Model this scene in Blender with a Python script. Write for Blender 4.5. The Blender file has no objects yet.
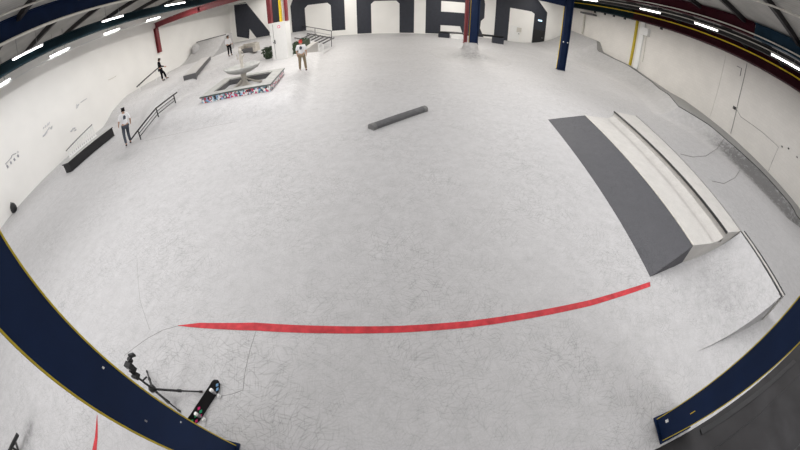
import bpy, bmesh, math, random
from mathutils import Vector, Matrix
random.seed(4)
PI = math.pi
S = 3.9                       # camera height in metres; hall coordinates below are in units of it
sc = bpy.context.scene
C = bpy.context.collection

# ------------------------------------------------------------------ camera (fisheye), world, lights, exposure
PITCH, ROLL = math.radians(40.1), math.radians(0.1)
FOC, KK = 318.8, 0.33
cam_d = bpy.data.cameras.new('camera')
cam = bpy.data.objects.new('camera', cam_d); C.objects.link(cam)
cam_d.type = 'PANO'
cam_d.panorama_type = 'FISHEYE_LENS_POLYNOMIAL'
cam_d.sensor_fit = 'HORIZONTAL'; cam_d.sensor_width = 36.0; cam_d.sensor_height = 20.25
cam_d.fisheye_fov = math.radians(220)
for i, k in enumerate((0.0, -6.96676653e-02, -1.59714586e-05, -4.05810119e-06, -1.02945714e-07)):
    setattr(cam_d, 'fisheye_polynomial_k%d' % i, k)
cam_d.clip_start = 0.02; cam_d.clip_end = 200
cam.location = (0, 0, S)
fwd = Vector((0, math.cos(PITCH), -math.sin(PITCH)))
rt = Vector((1, 0, 0)); up = rt.cross(fwd)
rt2 = rt * math.cos(ROLL) + up * math.sin(ROLL); up2 = up * math.cos(ROLL) - rt * math.sin(ROLL)
RC = Matrix((rt2, up2, -fwd)).transposed()
cam.rotation_euler = RC.to_euler()
sc.camera = cam

w = bpy.data.worlds.new('world'); sc.world = w; w.use_nodes = True
w.node_tree.nodes['Background'].inputs[0].default_value = (0.9, 0.93, 1.0, 1)
w.node_tree.nodes['Background'].inputs[1].default_value = 0.05
sc.view_settings.view_transform = 'Standard'; sc.view_settings.look = 'None'
sc.view_settings.gamma = 1.0; sc.view_settings.use_curve_mapping = False
sc.view_settings.exposure = 0.0

def light_row(name, x, y0, y1, power, z=1.73, col=(1.0, .99, .985)):
    l = bpy.data.lights.new(name, 'AREA'); l.shape = 'RECTANGLE'
    l.size = 0.16; l.size_y = (y1 - y0) * S; l.energy = power; l.color = col
    o = bpy.data.objects.new(name, l); C.objects.link(o)
    o.location = (x * S, (y0 + y1) / 2 * S, z * S)
    return o
# area lights along the lamp rows; the two inner rows are unseen, added for brightness
for rx, near, far in ((-4.3, 590, 730), (-1.6, 1000, 1240), (1.6, 980, 1220), (4.3, 540, 840)):
    light_row('row_light', rx, -1.5, 3.9, near)
    light_row('row_light', rx, 3.9, 10.2, far, col=(1.0, .965, .91))

# ------------------------------------------------------------------ pixel ray helpers (design-time placing: pixel -> point on a plane of the hall)
def ray(px, py):
    x, y = px - 400, -(py - 225); r = math.hypot(x, y)
    th = math.asin(min(0.999, KK * r / FOC)) / KK; s = math.sin(th) / max(r, 1e-9)
    return RC @ Vector((x * s, y * s, -math.cos(th)))
def fz(px, py, z=0.0):
    d = ray(px, py); t = (z - 1) / d.z; return Vector((d.x * t, d.y * t, z))
def fy(px, py, y):
    d = ray(px, py); t = y / d.y; return Vector((d.x * t, y, 1 + d.z * t))
def fx(px, py, x):
    d = ray(px, py); t = x / d.x; return Vector((x, d.y * t, 1 + d.z * t))

# ------------------------------------------------------------------ materials
def mat(name, col, rough=0.6, metal=0.0, var=0.0, scale=6.0, bump=0.0, emit=None, estr=0.0, spec=0.5):
    m = bpy.data.materials.new(name); m.use_nodes = True
    nt = m.node_tree; b = nt.nodes['Principled BSDF']
    b.inputs['Roughness'].default_value = rough; b.inputs['Metallic'].default_value = metal
    b.inputs['Specular IOR Level'].default_value = spec
    tc = nt.nodes.new('ShaderNodeTexCoord')
    n = nt.nodes.new('ShaderNodeTexNoise'); n.inputs['Scale'].default_value = scale; n.inputs['Detail'].default_value = 5
    nt.links.new(tc.outputs['Object'], n.inputs['Vector'])
    r = nt.nodes.new('ShaderNodeMapRange')
    r.inputs['From Min'].default_value = 0.3; r.inputs['From Max'].default_value = 0.7
    r.inputs['To Min'].default_value = 1 - var; r.inputs['To Max'].default_value = 1 + var
    nt.links.new(n.outputs['Fac'], r.inputs['Value'])
    mx = nt.nodes.new('ShaderNodeVectorMath'); mx.operation = 'SCALE'
    mx.inputs[0].default_value = col[:3]
    nt.links.new(r.outputs['Result'], mx.inputs['Scale'])
    nt.links.new(mx.outputs['Vector'], b.inputs['Base Color'])
    if bump:
        bp = nt.nodes.new('ShaderNodeBump'); bp.inputs['Strength'].default_value = bump; bp.inputs['Distance'].default_value = 0.02
        nt.links.new(n.outputs['Fac'], bp.inputs['Height']); nt.links.new(bp.outputs['Normal'], b.inputs['Normal'])
    if emit:
        b.inputs['Emission Color'].default_value = (*emit, 1); b.inputs['Emission Strength'].default_value = estr
    return m

def N(nt, t, **kw):
    n = nt.nodes.new(t)
    for k, v in kw.items():
        if k in n.inputs: n.inputs[k].default_value = v
        else: setattr(n, k, v)
    return n
def mapr(nt, src, a, b, c, d):
    r = nt.nodes.new('ShaderNodeMapRange')
    for k, v in zip(('From Min', 'From Max', 'To Min', 'To Max'), (a, b, c, d)): r.inputs[k].default_value = v
    nt.links.new(src, r.inputs['Value']); return r.outputs['Result']
def mul(nt, a, b):
    m = nt.nodes.new('ShaderNodeMath'); m.operation = 'MULTIPLY'; nt.links.new(a, m.inputs[0]); nt.links.new(b, m.inputs[1]); return m.outputs[0]

def concrete(name, col, scratch=True, stain_shade=False, big=0.05):
    m = bpy.data.materials.new(name); m.use_nodes = True; nt = m.node_tree; b = nt.nodes['Principled BSDF']
    b.inputs['Roughness'].default_value = 0.55; b.inputs['Specular IOR Level'].default_value = 0.3
    geo = nt.nodes.new('ShaderNodeNewGeometry')
    def noise(s, det, rough=0.6):
        n = N(nt, 'ShaderNodeTexNoise', Scale=s, Detail=det, Roughness=rough); nt.links.new(geo.outputs['Position'], n.inputs['Vector']); return n
    n1 = noise(0.22, 4); n2 = noise(3.2, 8, 0.75); n3 = noise(40, 3)
    f = mapr(nt, n1.outputs['Fac'], .3, .7, 1 - big, 1 + big)
    f = mul(nt, f, mapr(nt, n2.outputs['Fac'], .3, .7, .90, 1.09))
    f = mul(nt, f, mapr(nt, n3.outputs['Fac'], .25, .75, .92, 1.08))
    if scratch:      # wheel scratches: thin curved dark lines of warped voronoi cells, only here and there
        wn = noise(.8, 2)
        msk = noise(.45, 3); mm = mapr(nt, msk.outputs['Fac'], .40, .62, .25, 1)
        for ang, sx, sy, k in ((.3, 1.6, 26, .80), (1.3, 2.2, 34, .78), (2.2, 1.2, 22, .82), (2.8, 2.8, 40, .76)):
            add = nt.nodes.new('ShaderNodeVectorMath'); add.operation = 'MULTIPLY_ADD'
            nt.links.new(wn.outputs['Color'], add.inputs[0]); add.inputs[1].default_value = (.8, .8, 0)
            nt.links.new(geo.outputs['Position'], add.inputs[2])
            mp = nt.nodes.new('ShaderNodeMapping'); mp.inputs['Rotation'].default_value = (0, 0, ang); nt.links.new(add.outputs[0], mp.inputs['Vector'])
            ms = nt.nodes.new('ShaderNodeVectorMath'); ms.operation = 'MULTIPLY'; ms.inputs[1].default_value = (sx, sy, 0); nt.links.new(mp.outputs[0], ms.inputs[0])
            v = N(nt, 'ShaderNodeTexVoronoi', Scale=1.0); v.voronoi_dimensions = '2D'; nt.links.new(ms.outputs[0], v.inputs['Vector'])
            line = mapr(nt, v.outputs['Distance'], 0.06, .26, k, 1.0)
            mixf = nt.nodes.new('ShaderNodeMix'); mixf.inputs['A'].default_value = 1.0
            nt.links.new(mm, mixf.inputs['Factor']); nt.links.new(line, mixf.inputs['B'])
            f = mul(nt, f, mixf.outputs['Result'])
    if stain_shade:
        at = N(nt, 'ShaderNodeAttribute', attribute_name='wear_shade')
        n4 = noise(3.5, 8, .85)
        wn = mul(nt, at.outputs['Fac'], mapr(nt, n4.outputs['Fac'], .32, .68, .1, 1.7))
        f = mul(nt, f, mapr(nt, wn, 0, 1, 1, .35))
        pa = N(nt, 'ShaderNodeAttribute', attribute_name='pale'); f = mul(nt, f, mapr(nt, pa.outputs['Fac'], 0, 1, 1, 1.20))
    mx = nt.nodes.new('ShaderNodeVectorMath'); mx.operation = 'SCALE'; mx.inputs[0].default_value = col
    nt.links.new(f, mx.inputs['Scale']); nt.links.new(mx.outputs['Vector'], b.inputs['Base Color'])
    bp = nt.nodes.new('ShaderNodeBump'); bp.inputs['Strength'].default_value = .12; bp.inputs['Distance'].default_value = .01
    nt.links.new(n3.outputs['Fac'], bp.inputs['Height']); nt.links.new(bp.outputs['Normal'], b.inputs['Normal'])
    return m

def blockwall(name, col, axis='x'):
    m = bpy.data.materials.new(name); m.use_nodes = True; nt = m.node_tree; b = nt.nodes['Principled BSDF']
    b.inputs['Roughness'].default_value = 0.7; b.inputs['Specular IOR Level'].default_value = .2
    geo = nt.nodes.new('ShaderNodeNewGeometry'); sp = nt.nodes.new('ShaderNodeSeparateXYZ'); nt.links.new(geo.outputs['Position'], sp.inputs[0])
    cb = nt.nodes.new('ShaderNodeCombineXYZ'); nt.links.new(sp.outputs['Y' if axis == 'x' else 'X'], cb.inputs[0]); nt.links.new(sp.outputs['Z'], cb.inputs[1])
    br = N(nt, 'ShaderNodeTexBrick', Scale=1.0); br.inputs['Brick Width'].default_value = .44; br.inputs['Row Height'].default_value = .215
    br.inputs['Mortar Size'].default_value = .008; br.inputs['Mortar Smooth'].default_value = .4
    br.inputs['Color1'].default_value = (1, 1, 1, 1); br.inputs['Color2'].default_value = (.97, .97, .97, 1); br.inputs['Mortar'].default_value = (.9, .9, .9, 1)
    nt.links.new(cb.outputs[0], br.inputs['Vector'])
    n = N(nt, 'ShaderNodeTexNoise', Scale=.5, Detail=6); nt.links.new(geo.outputs['Position'], n.inputs['Vector'])
    f = mapr(nt, n.outputs['Fac'], .3, .7, .95, 1.04)
    mx = nt.nodes.new('ShaderNodeVectorMath'); mx.operation = 'SCALE'; nt.links.new(br.outputs['Color'], mx.inputs[0]); nt.links.new(f, mx.inputs['Scale'])
    m2 = nt.nodes.new('ShaderNodeVectorMath'); m2.operation = 'MULTIPLY'; m2.inputs[1].default_value = col; nt.links.new(mx.outputs[0], m2.inputs[0])
    nt.links.new(m2.outputs[0], b.inputs['Base Color'])
    return m

def mosaic(name):
    m = bpy.data.materials.new(name); m.use_nodes = True; nt = m.node_tree; b = nt.nodes['Principled BSDF']; b.inputs['Roughness'].default_value = .3
    tc = nt.nodes.new('ShaderNodeTexCoord')
    v = N(nt, 'ShaderNodeTexVoronoi', Scale=11); nt.links.new(tc.outputs['Object'], v.inputs['Vector'])
    sp = nt.nodes.new('ShaderNodeSeparateColor'); nt.links.new(v.outputs['Color'], sp.inputs[0])
    cr = nt.nodes.new('ShaderNodeValToRGB'); cr.color_ramp.interpolation = 'CONSTANT'
    cols = [(.85, .85, .85), (.05, .07, .12), (.65, .04, .05), (.60, .72, .80), (.55, .05, .10), (.9, .9, .88), (.1, .25, .3), (.70, .70, .66), (.03, .03, .04), (.3, .5, .75), (.6, .08, .2)]
    e = cr.color_ramp.elements
    e[0].color = (*cols[0], 1); e[1].position = 1 / len(cols); e[1].color = (*cols[1], 1)
    for i, c in enumerate(cols[2:], 2):
        k = e.new(i / len(cols)); k.color = (*c, 1)
    nt.links.new(sp.outputs[0], cr.inputs[0]); nt.links.new(cr.outputs[0], b.inputs['Base Color'])
    return m

M = {}
M['floor'] = concrete('poured_concrete', (.490, .485, .492), stain_shade=True)
M['ramp'] = concrete('ramp_concrete', (.50, .494, .498), scratch=False, stain_shade=True)
M['pale'] = concrete('pale_concrete', (.50, .485, .465), scratch=False)
M['slab'] = concrete('dark_concrete_slab', (.075, .075, .085), scratch=True, big=.12)
M['deck'] = concrete('deck_concrete', (.30, .30, .295), scratch=False)
M['grey'] = concrete('mid_grey_concrete', (.12, .12, .125), scratch=False)
M['ply'] = mat('black_plywood', (.027, .026, .028), .6, var=.35, scale=1.5, spec=.25)
M['wall_w'] = mat('white_wall_paint', (.87, .86, .835), .75, var=.03, scale=.5, spec=.2)
M['wall_b'] = blockwall('painted_blockwork', (.76, .735, .70))
M['letter'] = mat('charcoal_wall_paint', (.022, .025, .037), .6, var=.12, scale=3)
M['blue'] = mat('navy_steel_paint', (.005, .016, .055), .6, var=.15, scale=2, spec=.2)
M['bluegreen'] = mat('blue_green_steel_paint', (.006, .020, .028), .7, var=.15, scale=2, spec=.15)
M['red'] = mat('dark_red_steel_paint', (.19, .022, .028), .4, var=.15, scale=2)
M['maroon'] = mat('maroon_steel_paint', (.040, .004, .010), .6, var=.15, scale=2, spec=.15)
M['teal'] = mat('teal_steel_paint', (.010, .034, .062), .6, var=.15, scale=2, spec=.2)
M['mustard'] = mat('mustard_paint', (.50, .38, .02), .6, var=.15)
M['yellow'] = mat('yellow_edge_paint', (.80, .58, .02), .5, var=.15, scale=8)
M['white'] = mat('white_paint', (.82, .82, .81), .5, var=.02)
M['offwhite'] = mat('aged_white', (.6, .58, .53), .6, var=.1)
M['black'] = mat('black_coating', (.012, .012, .014), .4, var=.2)
M['steel'] = mat('galvanised_steel', (.33, .33, .34), .45, .7, var=.1)
M['stripe'] = mat('red_floor_paint', (.50, .045, .055), .6, var=.25, scale=7, spec=.2)
M['joint'] = mat('dark_joint_filler', (.25, .245, .24), .8)
M['purlin'] = mat('dark_added_beam', (.018, .016, .018), .6, var=.2)
M['roofm'] = None
M['tube'] = mat('lit_tube', (.9, .9, .9), .4, emit=(1, .98, .96), estr=9)
M['green'] = mat('hedge_leaves', (.035, .055, .03), .8, var=.7, scale=30)
M['sign'] = mat('lit_sign', (.6, .8, .95), .4, emit=(.55, .8, 1), estr=1.4)
M['mosaic'] = mosaic('sticker_mosaic')
M['rim'] = mat('grey_rim_stone', (.40, .40, .385), .7, var=.15, scale=5)
M['stone'] = mat('weathered_stone', (.50, .47, .42), .7, var=.18, scale=4)
M['skin'] = mat('skin', (.50, .30, .21), .5)
M['hair'] = mat('dark_hair', (.006, .005, .005), .7, spec=.1)
M['tee'] = mat('white_cotton', (.78, .78, .80), .8, spec=.1)
M['blackc'] = mat('black_cotton', (.006, .006, .009), .8, spec=.1)
M['jean'] = mat('slate_denim', (.07, .08, .10), .8, spec=.1)
M['khaki'] = mat('khaki_cotton', (.24, .19, .13), .8, spec=.1)
M['shoe'] = mat('black_shoe', (.02, .02, .022), .6)
M['pink'] = mat('pink_print', (.85, .03, .22), .5)
M['mint'] = mat('green_print', (.03, .5, .22), .5)
M['skyp'] = mat('light_blue_print', (.25, .5, .8), .5)
M['redcap'] = mat('red_cloth', (.55, .05, .04), .7)

def roofmat():
    m = bpy.data.materials.new('roof_sheeting'); m.use_nodes = True; nt = m.node_tree; b = nt.nodes['Principled BSDF']; b.inputs['Roughness'].default_value = .7
    geo = nt.nodes.new('ShaderNodeNewGeometry')
    wv = N(nt, 'ShaderNodeTexWave', Scale=1.6, Distortion=.0); wv.bands_direction = 'X'; nt.links.new(geo.outputs['Position'], wv.inputs['Vector'])
    n = N(nt, 'ShaderNodeTexNoise', Scale=.8, Detail=6); nt.links.new(geo.outputs['Position'], n.inputs['Vector'])
    f = mul(nt, mapr(nt, wv.outputs['Fac'], 0, 1, .9, 1.03), mapr(nt, n.outputs['Fac'], .3, .7, .8, 1.1))
    mx = nt.nodes.new('ShaderNodeVectorMath'); mx.operation = 'SCALE'; mx.inputs[0].default_value = (.42, .41, .39)
    nt.links.new(f, mx.inputs['Scale']); nt.links.new(mx.outputs[0], b.inputs['Base Color']); return m
M['roofm'] = roofmat()

# ------------------------------------------------------------------ mesh helpers.  world coordinates in hall units (x S) unless 'm' (metres)
class MB:
    def __init__(s, unit=S): s.bm = bmesh.new(); s.u = unit
    def v(s, p): return s.bm.verts.new(Vector(p) * s.u)
    def face(s, pts):
        vs = [s.v(p) for p in pts]; return s.bm.faces.new(vs)
    def hexa(s, a, b):      # two quads (4 pts each), bottom and top
        A = [s.v(p) for p in a]; B = [s.v(p) for p in b]; n = len(A)
        s.bm.faces.new(A[::-1]); s.bm.faces.new(B)
        for i in range(n): s.bm.faces.new((A[i], A[(i + 1) % n], B[(i + 1) % n], B[i]))
        return s
    def box(s, c, d, rz=0.0, mtx=None):
        x, y, z = d[0] / 2, d[1] / 2, d[2] / 2
        R = mtx if mtx else Matrix.Rotation(rz, 3, 'Z'); c = Vector(c)
        q = [(-x, -y), (x, -y), (x, y), (-x, y)]
        return s.hexa([c + R @ Vector((a, b, -z)) for a, b in q], [c + R @ Vector((a, b, z)) for a, b in q])
    def bb(s, x0, x1, y0, y1, z0, z1): return s.box(((x0 + x1) / 2, (y0 + y1) / 2, (z0 + z1) / 2), (x1 - x0, y1 - y0, z1 - z0))
    def prism(s, poly, n):   # polygon in 3D extruded by vector n
        n = Vector(n); A = [Vector(p) for p in poly]
        return s.hexa(A, [p + n for p in A])
    def tube(s, pts, r, seg=8, caps=True):
        pts = [Vector(p) for p in pts]; rings = []
        rr = r if isinstance(r, (list, tuple)) else [r] * len(pts)
        ref = None
        for i, p in enumerate(pts):
            t = (pts[min(i + 1, len(pts) - 1)] - pts[max(i - 1, 0)]).normalized()
            if ref is None:
                ref = Vector((0, 0, 1)) if abs(t.z) < .9 else Vector((1, 0, 0))
            a = t.cross(ref).normalized(); b = t.cross(a)
            ref = -b if False else ref
            rings.append([s.v(p + (a * math.cos(k * 2 * PI / seg) + b * math.sin(k * 2 * PI / seg)) * rr[i]) for k in range(seg)])
        for i in range(len(rings) - 1):
            for k in range(seg):
                s.bm.faces.new((rings[i][k], rings[i][(k + 1) % seg], rings[i + 1][(k + 1) % seg], rings[i + 1][k]))
        if caps: s.bm.faces.new(rings[0][::-1]); s.bm.faces.new(rings[-1])
        return s
    def lathe(s, prof, c, seg=32, sx=1, sy=1):
        c = Vector(c); rings = []
        for r, z in prof: rings.append([s.v(c + Vector((r * sx * math.cos(k * 2 * PI / seg), r * sy * math.sin(k * 2 * PI / seg), z))) for k in range(seg)])
        for i in range(len(rings) - 1):
            for k in range(seg): s.bm.faces.new((rings[i][k], rings[i][(k + 1) % seg], rings[i + 1][(k + 1) % seg], rings[i + 1][k]))
        s.bm.faces.new(rings[0][::-1]); s.bm.faces.new(rings[-1]); return s
    def grid(s, rows):
        g = [[s.v(p) for p in r] for r in rows]
        for i in range(len(g) - 1):
            for j in range(len(g[i]) - 1): s.bm.faces.new((g[i][j], g[i][j + 1], g[i + 1][j + 1], g[i + 1][j]))
        return g
    def build(s, name, material, parent=None, base=None, smooth=False, bevel=0.0):
        bmesh.ops.recalc_face_normals(s.bm, faces=s.bm.faces)
        off = Vector((0, 0, 0))
        if parent is not None and base is None: off = Vector(parent.matrix_basis.translation) if parent.type == 'EMPTY' else Vector(parent['_o'])
        elif base is not None: off = Vector(base) * S
        elif parent is None:
            vs = [v.co for v in s.bm.verts]
            off = Vector(((min(v.x for v in vs) + max(v.x for v in vs)) / 2, (min(v.y for v in vs) + max(v.y for v in vs)) / 2, min(v.z for v in vs)))
        if parent is None or parent.type == 'EMPTY': oo = off
        else: oo = Vector(parent['_o'])
        for v in s.bm.verts: v.co -= off
        me = bpy.data.meshes.new(name); s.bm.to_mesh(me); s.bm.free(); me.materials.append(material)
        o = bpy.data.objects.new(name, me); C.objects.link(o)
        o['_o'] = tuple(off)
        if parent is not None: o.parent = parent
        else: o.location = off
        if smooth:
            for p in me.polygons: p.use_smooth = True
        if bevel:
            b = o.modifiers.new('bevel', 'BEVEL'); b.width = bevel; b.segments = 2; b.limit_method = 'ANGLE'
        return o
def tag(o, label=None, cat=None, group=None, kind=None):
    for k, v in (('label', label), ('category', cat), ('group', group), ('kind', kind)):
        if v: o[k] = v
    return o
def empty(name, loc, label=None, cat=None, group=None):
    o = bpy.data.objects.new(name, None); C.objects.link(o); o.location = Vector(loc) * S; o.empty_display_size = .3
    o.matrix_basis.translation
    return tag(o, label, cat, group)
def local_empty(name, label, cat, group=None):     # parts are built around the origin in metres, then moved
    return empty(name, (0, 0, 0), label, cat, group)
def copy_tree(o, parent=None):
    kids = [c for c in bpy.data.objects if c.parent == o]
    c = o.copy(); C.objects.link(c)
    if parent is not None: c.parent = parent
    for k in kids: copy_tree(k, c)
    return c
def struct(o): o['kind'] = 'structure'; return o

# ------------------------------------------------------------------ floor height
def ss(t): t = max(0, min(1, t)); return t * t * (3 - 2 * t)
def lin(t): return max(0, min(1, t))
def yfront(x): return 2.82 if x > -3.1 else 2.82 + ss((-3.1 - x) / 1.2) * 1.1
def xright(y): return -.87 - .212 * (y - 2.95)
def xup(y): return -3.02 + (y - 4.5) * .07
def hgt(x, y):
    h = .13 * lin((y - yfront(x)) / .36) * ss((xright(y) - x) / .3)
    h += .15 * ss((xup(y) - x) / .3) * ss((y - yfront(x) - .1) / .9)
    return h
def wear_shade(x, y):  # worn spots, plus a skater's shadow and fountain shade painted into the floor
    w = 0
    for cx, cy, rx, ry, a in ((-1.76, -.34, .05, .10, .9), (-1.72, -.50, .06, .10, .8), (-1.35, 4.0, .22, .25, .25), (1.75, .55, .28, .3, .30), (4.0, 2.5, .9, 1.5, .10),
                              (-3.0, 2.33, .25, .12, .35), (5.2, 2.3, .3, .8, .45), (-4.95, 1.5, .3, 1.0, .16), (-2.0, 3.3, .6, .15, .2), (-4.9, 3.1, .12, .2, .4)):
        d = ((x - cx) / rx) ** 2 + ((y - cy) / ry) ** 2
        w = max(w, a * math.exp(-d))
    return w
def add_wear_shade(o, fn):
    me = o.data; at = me.attributes.new('wear_shade', 'FLOAT', 'POINT'); L = Vector(o.location)
    for i, v in enumerate(me.vertices):
        p = (v.co + L) / S; at.data[i].value = fn(p.x, p.y) if fn else 0.0

# ================================================================== STRUCTURE
YF, XR = 10.55, 5.8
def xleft(y): return -5.2 - .058 * (y - 1)
m = MB(); xs = []; x = -6.0
while x < 6.3: xs.append(x); x += .05
ys = [-2.6 + .05 * i for i in range(int(13.2 / .05) + 1)]
m.grid([[(a, b, hgt(a, b)) for a in xs] for b in ys])
fl = struct(m.build('floor', M['floor'], base=(0, 0, 0), smooth=True)); add_wear_shade(fl, wear_shade)
at = fl.data.attributes.new('pale', 'FLOAT', 'POINT')      # the raised platform was poured later, in paler concrete
for i, v in enumerate(fl.data.vertices):
    x, y = v.co.x / S, v.co.y / S; at.data[i].value = ss((y - yfront(x) - .05) / .3) * ss((xright(y) - x + .02) / .08)
m = MB()
m.prism([(xleft(-2.6), -2.6, -.05), (xleft(YF), YF, -.05), (xleft(YF), YF, 2.3), (xleft(-2.6), -2.6, 2.3)], (-.06, 0, 0))
struct(m.build('wall_left', M['wall_w']))
struct(MB().bb(XR, XR + .06, -2.6, YF + .06, -.05, 2.3).build('wall_right', M['wall_b']))
struct(MB().bb(-6.0, XR + .06, YF, YF + .06, -.05, 2.3).build('wall_back', M['wall_w']))
struct(MB().bb(-6.0, XR + .06, -2.66, -2.6, -.05, 2.3).build('wall_front', M['wall_w']))
def roofz(x): return 2.25 - .052 * abs(x)
m = MB()
for sx in (-1, 1):
    m.hexa([(0, -2.7, roofz(0)), (sx * 6.1, -2.7, roofz(6.1)), (sx * 6.1, YF + .1, roofz(6.1)), (0, YF + .1, roofz(0))], [(0, -2.7, roofz(0) + .03), (sx * 6.1, -2.7, roofz(6.1) + .03), (sx * 6.1, YF + .1, roofz(6.1) + .03), (0, YF + .1, roofz(0) + .03)])
struct(m.build('ceiling', M['roofm']))

# roof members running across the hall
for i, y in enumerate((.7, 1.7, 2.6, 3.45, 4.4, 5.3, 6.2, 7.1)):
    m = MB()
    for sx in (-1, 1):
        m.hexa([(0, y - .028, roofz(0) - .07), (sx * 5.7, y - .028, roofz(5.7) - .07), (sx * 5.7, y + .028, roofz(5.7) - .07), (0, y + .028, roofz(0) - .07)],
               [(0, y - .028, roofz(0) + .004), (sx * 5.7, y - .028, roofz(5.7) + .004), (sx * 5.7, y + .028, roofz(5.7) + .004), (0, y + .028, roofz(0) + .004)])
    o = m.build('roof_rafter', M['purlin'])
    tag(o, 'dark steel roof rafter crossing the hall, %s from the camera' % ('nearest', 'second', 'third', 'fourth', 'fifth', 'sixth', 'seventh', 'eighth')[i], 'beam', 'roof rafters')
# long beams along the hall: I-section = web + two flanges
def ibeam_y(name, x, z0, z1, y0, y1, mats, label, flange=.045, lowmat=None):
    t = empty(name, (x, y0, z0), label, 'beam')
    MB().bb(x - .012, x + .012, y0, y1, z0 + .012, z1 - .012).build('web', mats, t)
    MB().bb(x - flange, x + flange, y0, y1, z1 - .012, z1).build('flange', mats, t)
    MB().bb(x - flange, x + flange, y0, y1, z0, z0 + .012).build('flange', lowmat or mats, t)
    return t
ibeam_y('roof_beam', -3.5, 1.835, 2.068, -2.5, 10.4, M['blue'], 'deep navy steel roof beam at upper left, nearest the camera, with a pale lower edge', lowmat=M['offwhite'])
ibeam_y('roof_beam', -4.55, 1.68, 1.84, -2.5, 10.4, M['bluegreen'], 'blue-green steel beam along the top of the left wall behind the lamps')
t = ibeam_y('roof_beam', 4.1, 1.82, 2.02, 2.42, 10.4, M['maroon'], 'dark maroon roof beam at upper right carrying a pale conduit')
ibeam_y('roof_beam', 4.1, 1.82, 2.02, -2.5, 2.40, M['teal'], 'blue roof beam in the upper right corner, in line with the maroon one')
ibeam_y('roof_beam', 4.80, 1.80, 1.93, -2.5, 10.4, M['purlin'], 'black beam added for the dark roof band between the right lamp row and the wall beam')  # added to make this band of the roof dark
# wall beam on the right: maroon near, blue far, with a yellow line
def wallbeam(y0, y1, mm, label):
    t = empty('wall_beam', (5.7, y0, 1.68), label, 'beam')
    MB().bb(5.66, 5.79, y0, y1, 1.68, 1.94).build('web', mm, t)
    MB().bb(5.56, 5.79, y0, y1, 1.815, 1.838).build('flange', mm, t)
    MB().bb(5.56, 5.79, y0, y1, 1.66, 1.68).build('flange', mm, t)
    MB().bb(5.55, 5.565, y0, y1, 1.815, 1.838).build('yellow_line', M['yellow'], t)
wallbeam(-2.5, 7.0, M['maroon'], 'maroon beam with a yellow line along the top of the right wall')
wallbeam(7.01, 10.5, M['bluegreen'], 'blue beam with a yellow line in the far right corner under the roof')
# conduits
for (x, z, r, lab) in ((4.045, 1.855, .010, 'pale conduit pipe clipped along the maroon roof beam'), (4.3, 1.788, .008, 'thin pale conduit joining the lamps over the right wall'),
                       (3.1, 2.012, .012, 'pale pipe under the roof in the top right corner'), (-3.1, 2.012, .012, 'pale pipe under the roof in the top left corner')):
    tag(MB().tube([(x, -2.4, z), (x, 10.4, z)], r, 8).build('conduit_pipe', M['offwhite']), lab, 'pipe')

# lamps: fixtures with lit tubes (visible ones)
def lamp(x, y0, y1, z, lab):
    t = empty('fluorescent_lamp', (x, (y0 + y1) / 2, z), lab, 'lamp', 'fluorescent lamps in rows under the roof')
    MB().bb(x - .016, x + .016, y0, y1, z + .010, z + .028).build('housing', M['white'], t)
    MB().tube([(x, y0 + .01, z), (x, y1 - .01, z)], .0095, 8).build('tube', M['tube'], t)
    for yy in (y0 + .1, y1 - .1): MB().tube([(x, yy, z + .03), (x, yy, roofz(x))], .003, 5).build('hanger', M['steel'], t)
ORD = ('nearest', 'second', 'third', 'fourth', 'fifth', 'sixth')
for i, (y0, y1) in enumerate(((1.71, 2.2), (3.2, 3.71), (4.55, 5.15), (6.7, 7.4), (8.2, 8.8))):
    lamp(4.3, y0, y1, 1.75, 'lit tube lamp in the row by the right wall beam, %s from the camera' % ORD[i])
for i, (y0, y1) in enumerate(((1.9, 2.43), (3.6, 4.1), (5.26, 5.95), (7.2, 7.8))):
    lamp(-4.28, y0, y1, 1.765, 'lit tube lamp in front of the blue-green beam at left, %s from the camera' % ORD[i])
for i, (y0, y1) in enumerate(((1.85, 2.06), (2.84, 3.27), (4.08, 4.5), (5.3, 5.75))):
    lamp(-4.85, y0, y1, 1.635, 'lit tube lamp in the outer row against the left wall, %s from the camera' % ORD[i])
tag(MB().bb(-4.905, -4.885, -1.5, 10.3, 1.60, 1.618).build('cable_tray', M['white']), 'thin white cable tray running along the outer left lamp row', 'tray')
# red portal beam across the hall on the left, with its post
tr = empty('portal_beam', (-3.7, 6.3, 1.48), 'bright red steel beam crossing from the left wall towards the boxed column', 'beam')
MB().bb(-5.55, -2.30, 6.29, 6.31, 1.485, 1.595).build('web', M['red'], tr)
MB().bb(-5.55, -2.30, 6.25, 6.34, 1.595, 1.608).build('flange', M['red'], tr)
MB().bb(-5.55, -2.30, 6.25, 6.34, 1.472, 1.485).build('flange', M['red'], tr)
MB().bb(-4.2, -4.18, 6.26, 6.33, 1.485, 1.595).build('stiffener', M['maroon'], tr)
tp = empty('wall_post', (-5.47, 6.1, .86), 'short red steel post on the left wall under the red beam', 'post')
MB().bb(-5.53, -5.49, 6.2, 6.30, .85, 1.47).build('flange', M['red'], tp); MB().bb(-5.49, -5.44, 6.24, 6.255, .85, 1.47).build('web', M['red'], tp); MB().bb(-5.44, -5.42, 6.2, 6.30, .85, 1.47).build('flange', M['red'], tp)

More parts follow.
